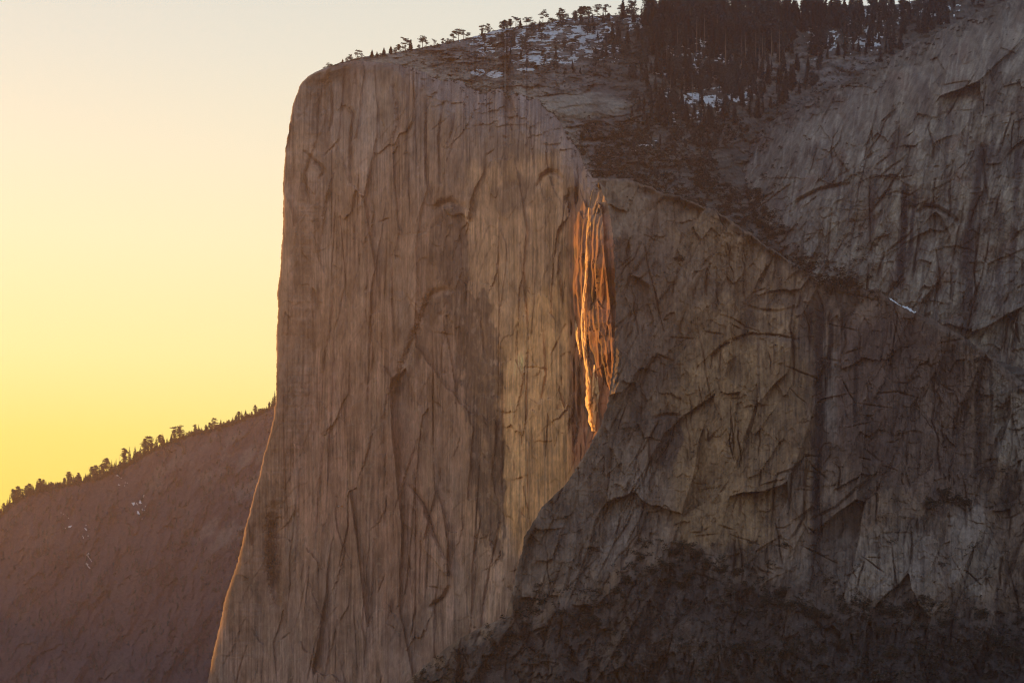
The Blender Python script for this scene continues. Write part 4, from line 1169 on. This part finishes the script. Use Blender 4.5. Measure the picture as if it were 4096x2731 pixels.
# ================================================================== WATERFALL
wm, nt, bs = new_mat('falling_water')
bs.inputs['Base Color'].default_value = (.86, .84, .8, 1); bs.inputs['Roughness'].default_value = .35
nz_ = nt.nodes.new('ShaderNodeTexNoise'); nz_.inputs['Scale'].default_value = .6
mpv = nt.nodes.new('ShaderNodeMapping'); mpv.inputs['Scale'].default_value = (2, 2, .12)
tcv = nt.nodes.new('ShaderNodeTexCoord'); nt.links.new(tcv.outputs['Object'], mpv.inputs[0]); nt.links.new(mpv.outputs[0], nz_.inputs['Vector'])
crv = nt.nodes.new('ShaderNodeValToRGB'); crv.color_ramp.elements[0].color = (.70, .58, .42, 1); crv.color_ramp.elements[1].color = (.95, .84, .66, 1)  # warm tint puts part of the sunset glow into the water's colour
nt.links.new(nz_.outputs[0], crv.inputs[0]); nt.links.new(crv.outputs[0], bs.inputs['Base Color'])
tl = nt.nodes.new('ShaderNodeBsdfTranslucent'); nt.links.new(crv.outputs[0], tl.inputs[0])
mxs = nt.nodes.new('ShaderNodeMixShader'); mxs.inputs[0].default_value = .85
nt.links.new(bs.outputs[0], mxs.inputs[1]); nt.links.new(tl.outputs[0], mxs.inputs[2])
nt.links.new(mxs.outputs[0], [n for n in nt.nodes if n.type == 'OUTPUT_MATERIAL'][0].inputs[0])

MAIN = [(430, 1367), (445, 1361), (474, 1356), (549, 1352), (637, 1350), (677, 1344), (725, 1342), (778, 1344), (835, 1351), (874, 1358), (945, 1364), (985, 1367)]
paths = []
mi = interp(MAIN)
for k in range(30):
    y0 = random.choice([430, 440, 480, 560, 640, 700, 760, 800, 840, 860, 870]); y1 = min(990, y0 + random.uniform(90, 330))
    off = random.gauss(0, 3.0); w = random.uniform(.4, 1.1) * (3. if y0 > 780 else 1)
    paths.append((y0, y1, lambda y, off=off, k=k: mi(y) + off * sm(430, 560, np.array(y)) + 1.2 * perlin(np.array([y / 45.]), np.array([k * 3.1]), 71)[0], w))
for k in range(14):
    y0 = random.uniform(835, 890); y1 = random.uniform(940, 985); off = random.gauss(0, 2.2)
    r = interp([(835, 1369), (874, 1370), (901, 1374), (945, 1371), (985, 1368)])
    paths.append((y0, y1, lambda y, off=off, k=k, r=r: r(y) + off + perlin(np.array([y / 18.]), np.array([k * 2.3]), 72)[0], random.uniform(.8, 1.8)))
for k in range(3):
    paths.append((735 + 8 * k, 790 + 12 * k, lambda y, k=k: 1324 + (y - 735) * .09 + k * 1.6, .9))
wv, wf = [], []
for y0, y1, f, w in paths:
    x0_ = float(np.ravel(f(y0))[0]); n = max(6, int((y1 - y0) / 3))
    for i in range(n + 1):
        y = y0 + (y1 - y0) * i / n; x = float(np.ravel(f(y))[0]); t = i / n
        q = W(x, y, (bA.at(x, y) or 2300) - 1.5) + Vector((-1.2, 0, 0))
        ww = w * 2.0 * (.1 + .9 * math.sin(math.pi * min(.93, max(.05, t))) ** .6) * (.4 + 1.15 * float(sm(480, 900, np.array(y)))) * (1 + .35 * float(perlin(np.array([y / 16.]), np.array([x0_ * 1.7]), 73)[0]))
        k = len(wv)
        wv += [q, q + Vector((p2[0] * ww * .5 + .25 * s2[0], p2[1] * ww * .5 + .25 * s2[1], 0)), q + Vector((p2[0] * ww, p2[1] * ww, 0))]
        if i < n: wf += [(k, k + 1, k + 4, k + 3), (k + 1, k + 2, k + 5, k + 4)]
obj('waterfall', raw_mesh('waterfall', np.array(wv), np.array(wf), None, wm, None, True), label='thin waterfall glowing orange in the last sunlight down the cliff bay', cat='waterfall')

# ================================================================== PORTALEDGES
STRAP = flat_mat('strap', (.03, .03, .035), .1, 2.)


def portaledge(px, py, w, h, col, label):
    Y = bA.at(px, py)
    fm = flat_mat('tent_cloth', col, .12, .8, .7, .25)
    e = bpy.data.objects.new('portaledge', None); C.objects.link(e); e.location = W(px, py, Y - .9)
    e['label'] = label; e['category'] = 'portaledge'; e['group'] = 'portaledges hung on the cliff'
    hw, d = w / 2, .75
    ring = [(-hw, -d), (hw, -d), (hw, d), (-hw, d)]
    V = [(x, y, 0) for x, y in ring] + [(x * .96, y * .96, h * .35) for x, y in ring] + [(0, .1, h), (.05, .12, h * .98)]
    F3 = [(4, 5, 8), (5, 6, 8), (6, 7, 8), (7, 4, 8)]
    F4 = [(0, 1, 5, 4), (1, 2, 6, 5), (2, 3, 7, 6), (3, 0, 4, 7)]
    obj('fly', raw_mesh('fly', V, F4, F3, fm, None, False), e)
    b = Soup()
    for i in range(4):
        x, y = ring[i]; x2, y2 = ring[(i + 1) % 4]
        for dz in (-.05,):
            b.tri((x * 1.03, y * 1.03, dz - .12), (x2 * 1.03, y2 * 1.03, dz - .12), (x2 * 1.03, y2 * 1.03, dz + .03)); b.tri((x * 1.03, y * 1.03, dz - .12), (x2 * 1.03, y2 * 1.03, dz + .03), (x * 1.03, y * 1.03, dz + .03))
    b.tri((-hw, -d, -.1), (hw, -d, -.1), (hw, d, -.1)); b.tri((-hw, -d, -.1), (hw, d, -.1), (-hw, d, -.1))
    obj('bed', b.mesh('bed', STRAP), e)
    r = Soup(); r.tube([(0, .12, h * .97), (0, .3, h + 1.6)], (.035, .035), 5)
    obj('strap', r.mesh('strap', STRAP), e)


portaledge(1357 * .0 + 778, 1163, 2.4, 2.1, (.48, .42, .38), 'pale tent-like portaledge hung on the brown lower face, left of an orange one')
portaledge(785.5, 1163, 2.3, 2.5, (.62, .22, .06), 'orange portaledge hung on the brown lower face beside a pale one')
portaledge(1312, 668, 1.5, 3.2, (.55, .03, .04), 'small red portaledge hung on the lit rock left of the waterfall')

# ================================================================== HAZE
hm = bpy.data.materials.new('haze_air'); hm.use_nodes = True
nt = hm.node_tree; nt.nodes.clear()
o_ = nt.nodes.new('ShaderNodeOutputMaterial'); pv = nt.nodes.new('ShaderNodeVolumePrincipled')
pv.inputs['Color'].default_value = (.80, .74, 1., 1); pv.inputs['Density'].default_value = 2.1e-5; pv.inputs['Anisotropy'].default_value = .58
nt.links.new(pv.outputs[0], o_.inputs['Volume'])
x0, x1, y0, y1, z0, z1_ = -4200, 4200, -600, 5700, -4.2, 1500
hv = [(x, y, z) for z in (z0, z1_) for x, y in ((x0, y0), (x1, y0), (x1, y1), (x0, y1))]
hf = [(3, 2, 1, 0), (4, 5, 6, 7), (0, 1, 5, 4), (1, 2, 6, 5), (2, 3, 7, 6), (3, 0, 4, 7)]
hz = obj('haze', raw_mesh('haze', hv, hf, None, hm, None, False), label='thin warm evening haze filling the valley', cat='haze', kind='stuff')

# ================================================================== SKY, SUN, CAMERA
w = bpy.data.worlds.new('World'); S.world = w; w.use_nodes = True
nt = w.node_tree; N = nt.nodes.new; L = nt.links.new
bg = nt.nodes['Background']
sky = N('ShaderNodeTexSky'); sky.sky_type = 'NISHITA'; sky.sun_disc = False
sky.sun_elevation = EL; sky.sun_rotation = -AZ
sky.altitude = 1200; sky.air_density = 1.; sky.dust_density = 2.5; sky.ozone_density = 1.
tc = N('ShaderNodeTexCoord'); sx = N('ShaderNodeSeparateXYZ'); L(tc.outputs['Generated'], sx.inputs[0])
ramp = N('ShaderNodeValToRGB'); L(sx.outputs['Z'], ramp.inputs[0])
el = ramp.color_ramp.elements
stops = [(0, (1., .60, .06)), (.12, (1., .71, .11)), (.165, (1., .785, .20)), (.205, (1., .845, .37)), (.26, (.99, .86, .53)), (.30, (.90, .825, .60)), (.345, (.78, .765, .64)), (.38, (.70, .715, .64)), (.6, (.42, .42, .43)), (1., (.25, .27, .33))]
el[0].position, el[0].color = stops[0][0], stops[0][1] + (1,)
el[1].position, el[1].color = stops[-1][0], stops[-1][1] + (1,)
for p_, c_ in stops[1:-1]:
    e = el.new(p_); e.color = c_ + (1,)
dt = N('ShaderNodeVectorMath'); dt.operation = 'DOT_PRODUCT'; L(tc.outputs['Generated'], dt.inputs[0]); dt.inputs[1].default_value = (s2[0], s2[1], 0)
mr = N('ShaderNodeMapRange'); mr.interpolation_type = 'SMOOTHSTEP'; L(dt.outputs['Value'], mr.inputs[0])
mr.inputs[1].default_value = .30; mr.inputs[2].default_value = .80; mr.inputs[3].default_value = 0; mr.inputs[4].default_value = 1
sc = N('ShaderNodeVectorMath'); sc.operation = 'MULTIPLY'; L(sky.outputs[0], sc.inputs[0]); sc.inputs[1].default_value = (2.75, 2.25, 2.1)
mul = N('ShaderNodeVectorMath'); mul.operation = 'SCALE'; L(ramp.outputs[0], mul.inputs[0]); mul.inputs['Scale'].default_value = 9.0
mix = N('ShaderNodeMix'); mix.data_type = 'RGBA'; L(mr.outputs[0], mix.inputs['Factor']); L(sc.outputs[0], mix.inputs['A']); L(mul.outputs[0], mix.inputs['B'])
L(mix.outputs['Result'], bg.inputs['Color']); bg.inputs['Strength'].default_value = .1

sd = bpy.data.lights.new('sun', 'SUN'); sd.energy = 5.; sd.color = (1., .39, .055); sd.angle = math.radians(.5)
so = bpy.data.objects.new('sun', sd); C.objects.link(so); so.rotation_euler = SUN.to_track_quat('Z', 'Y').to_euler(); so.location = SUN * 9000

cd = bpy.data.cameras.new('camera'); cd.sensor_width = 36; cd.lens = 36 / (2 * K * 1176); cd.shift_y = (HY - 784) / 2352
cd.clip_start = 1; cd.clip_end = 40000
co = bpy.data.objects.new('camera', cd); C.objects.link(co); co.rotation_euler = (math.radians(90), 0, 0); S.camera = co

S.render.engine = 'CYCLES'
S.cycles.use_denoising = True; S.cycles.denoising_prefilter = "FAST"; S.cycles.use_adaptive_sampling = False; S.cycles.filter_width = 1.1
S.cycles.max_bounces = 6; S.cycles.diffuse_bounces = 3; S.cycles.volume_bounces = 0; S.cycles.transparent_max_bounces = 8
S.view_settings.view_transform = 'Standard'; S.view_settings.look = 'None'; S.view_settings.exposure = .22; S.view_settings.gamma = 1
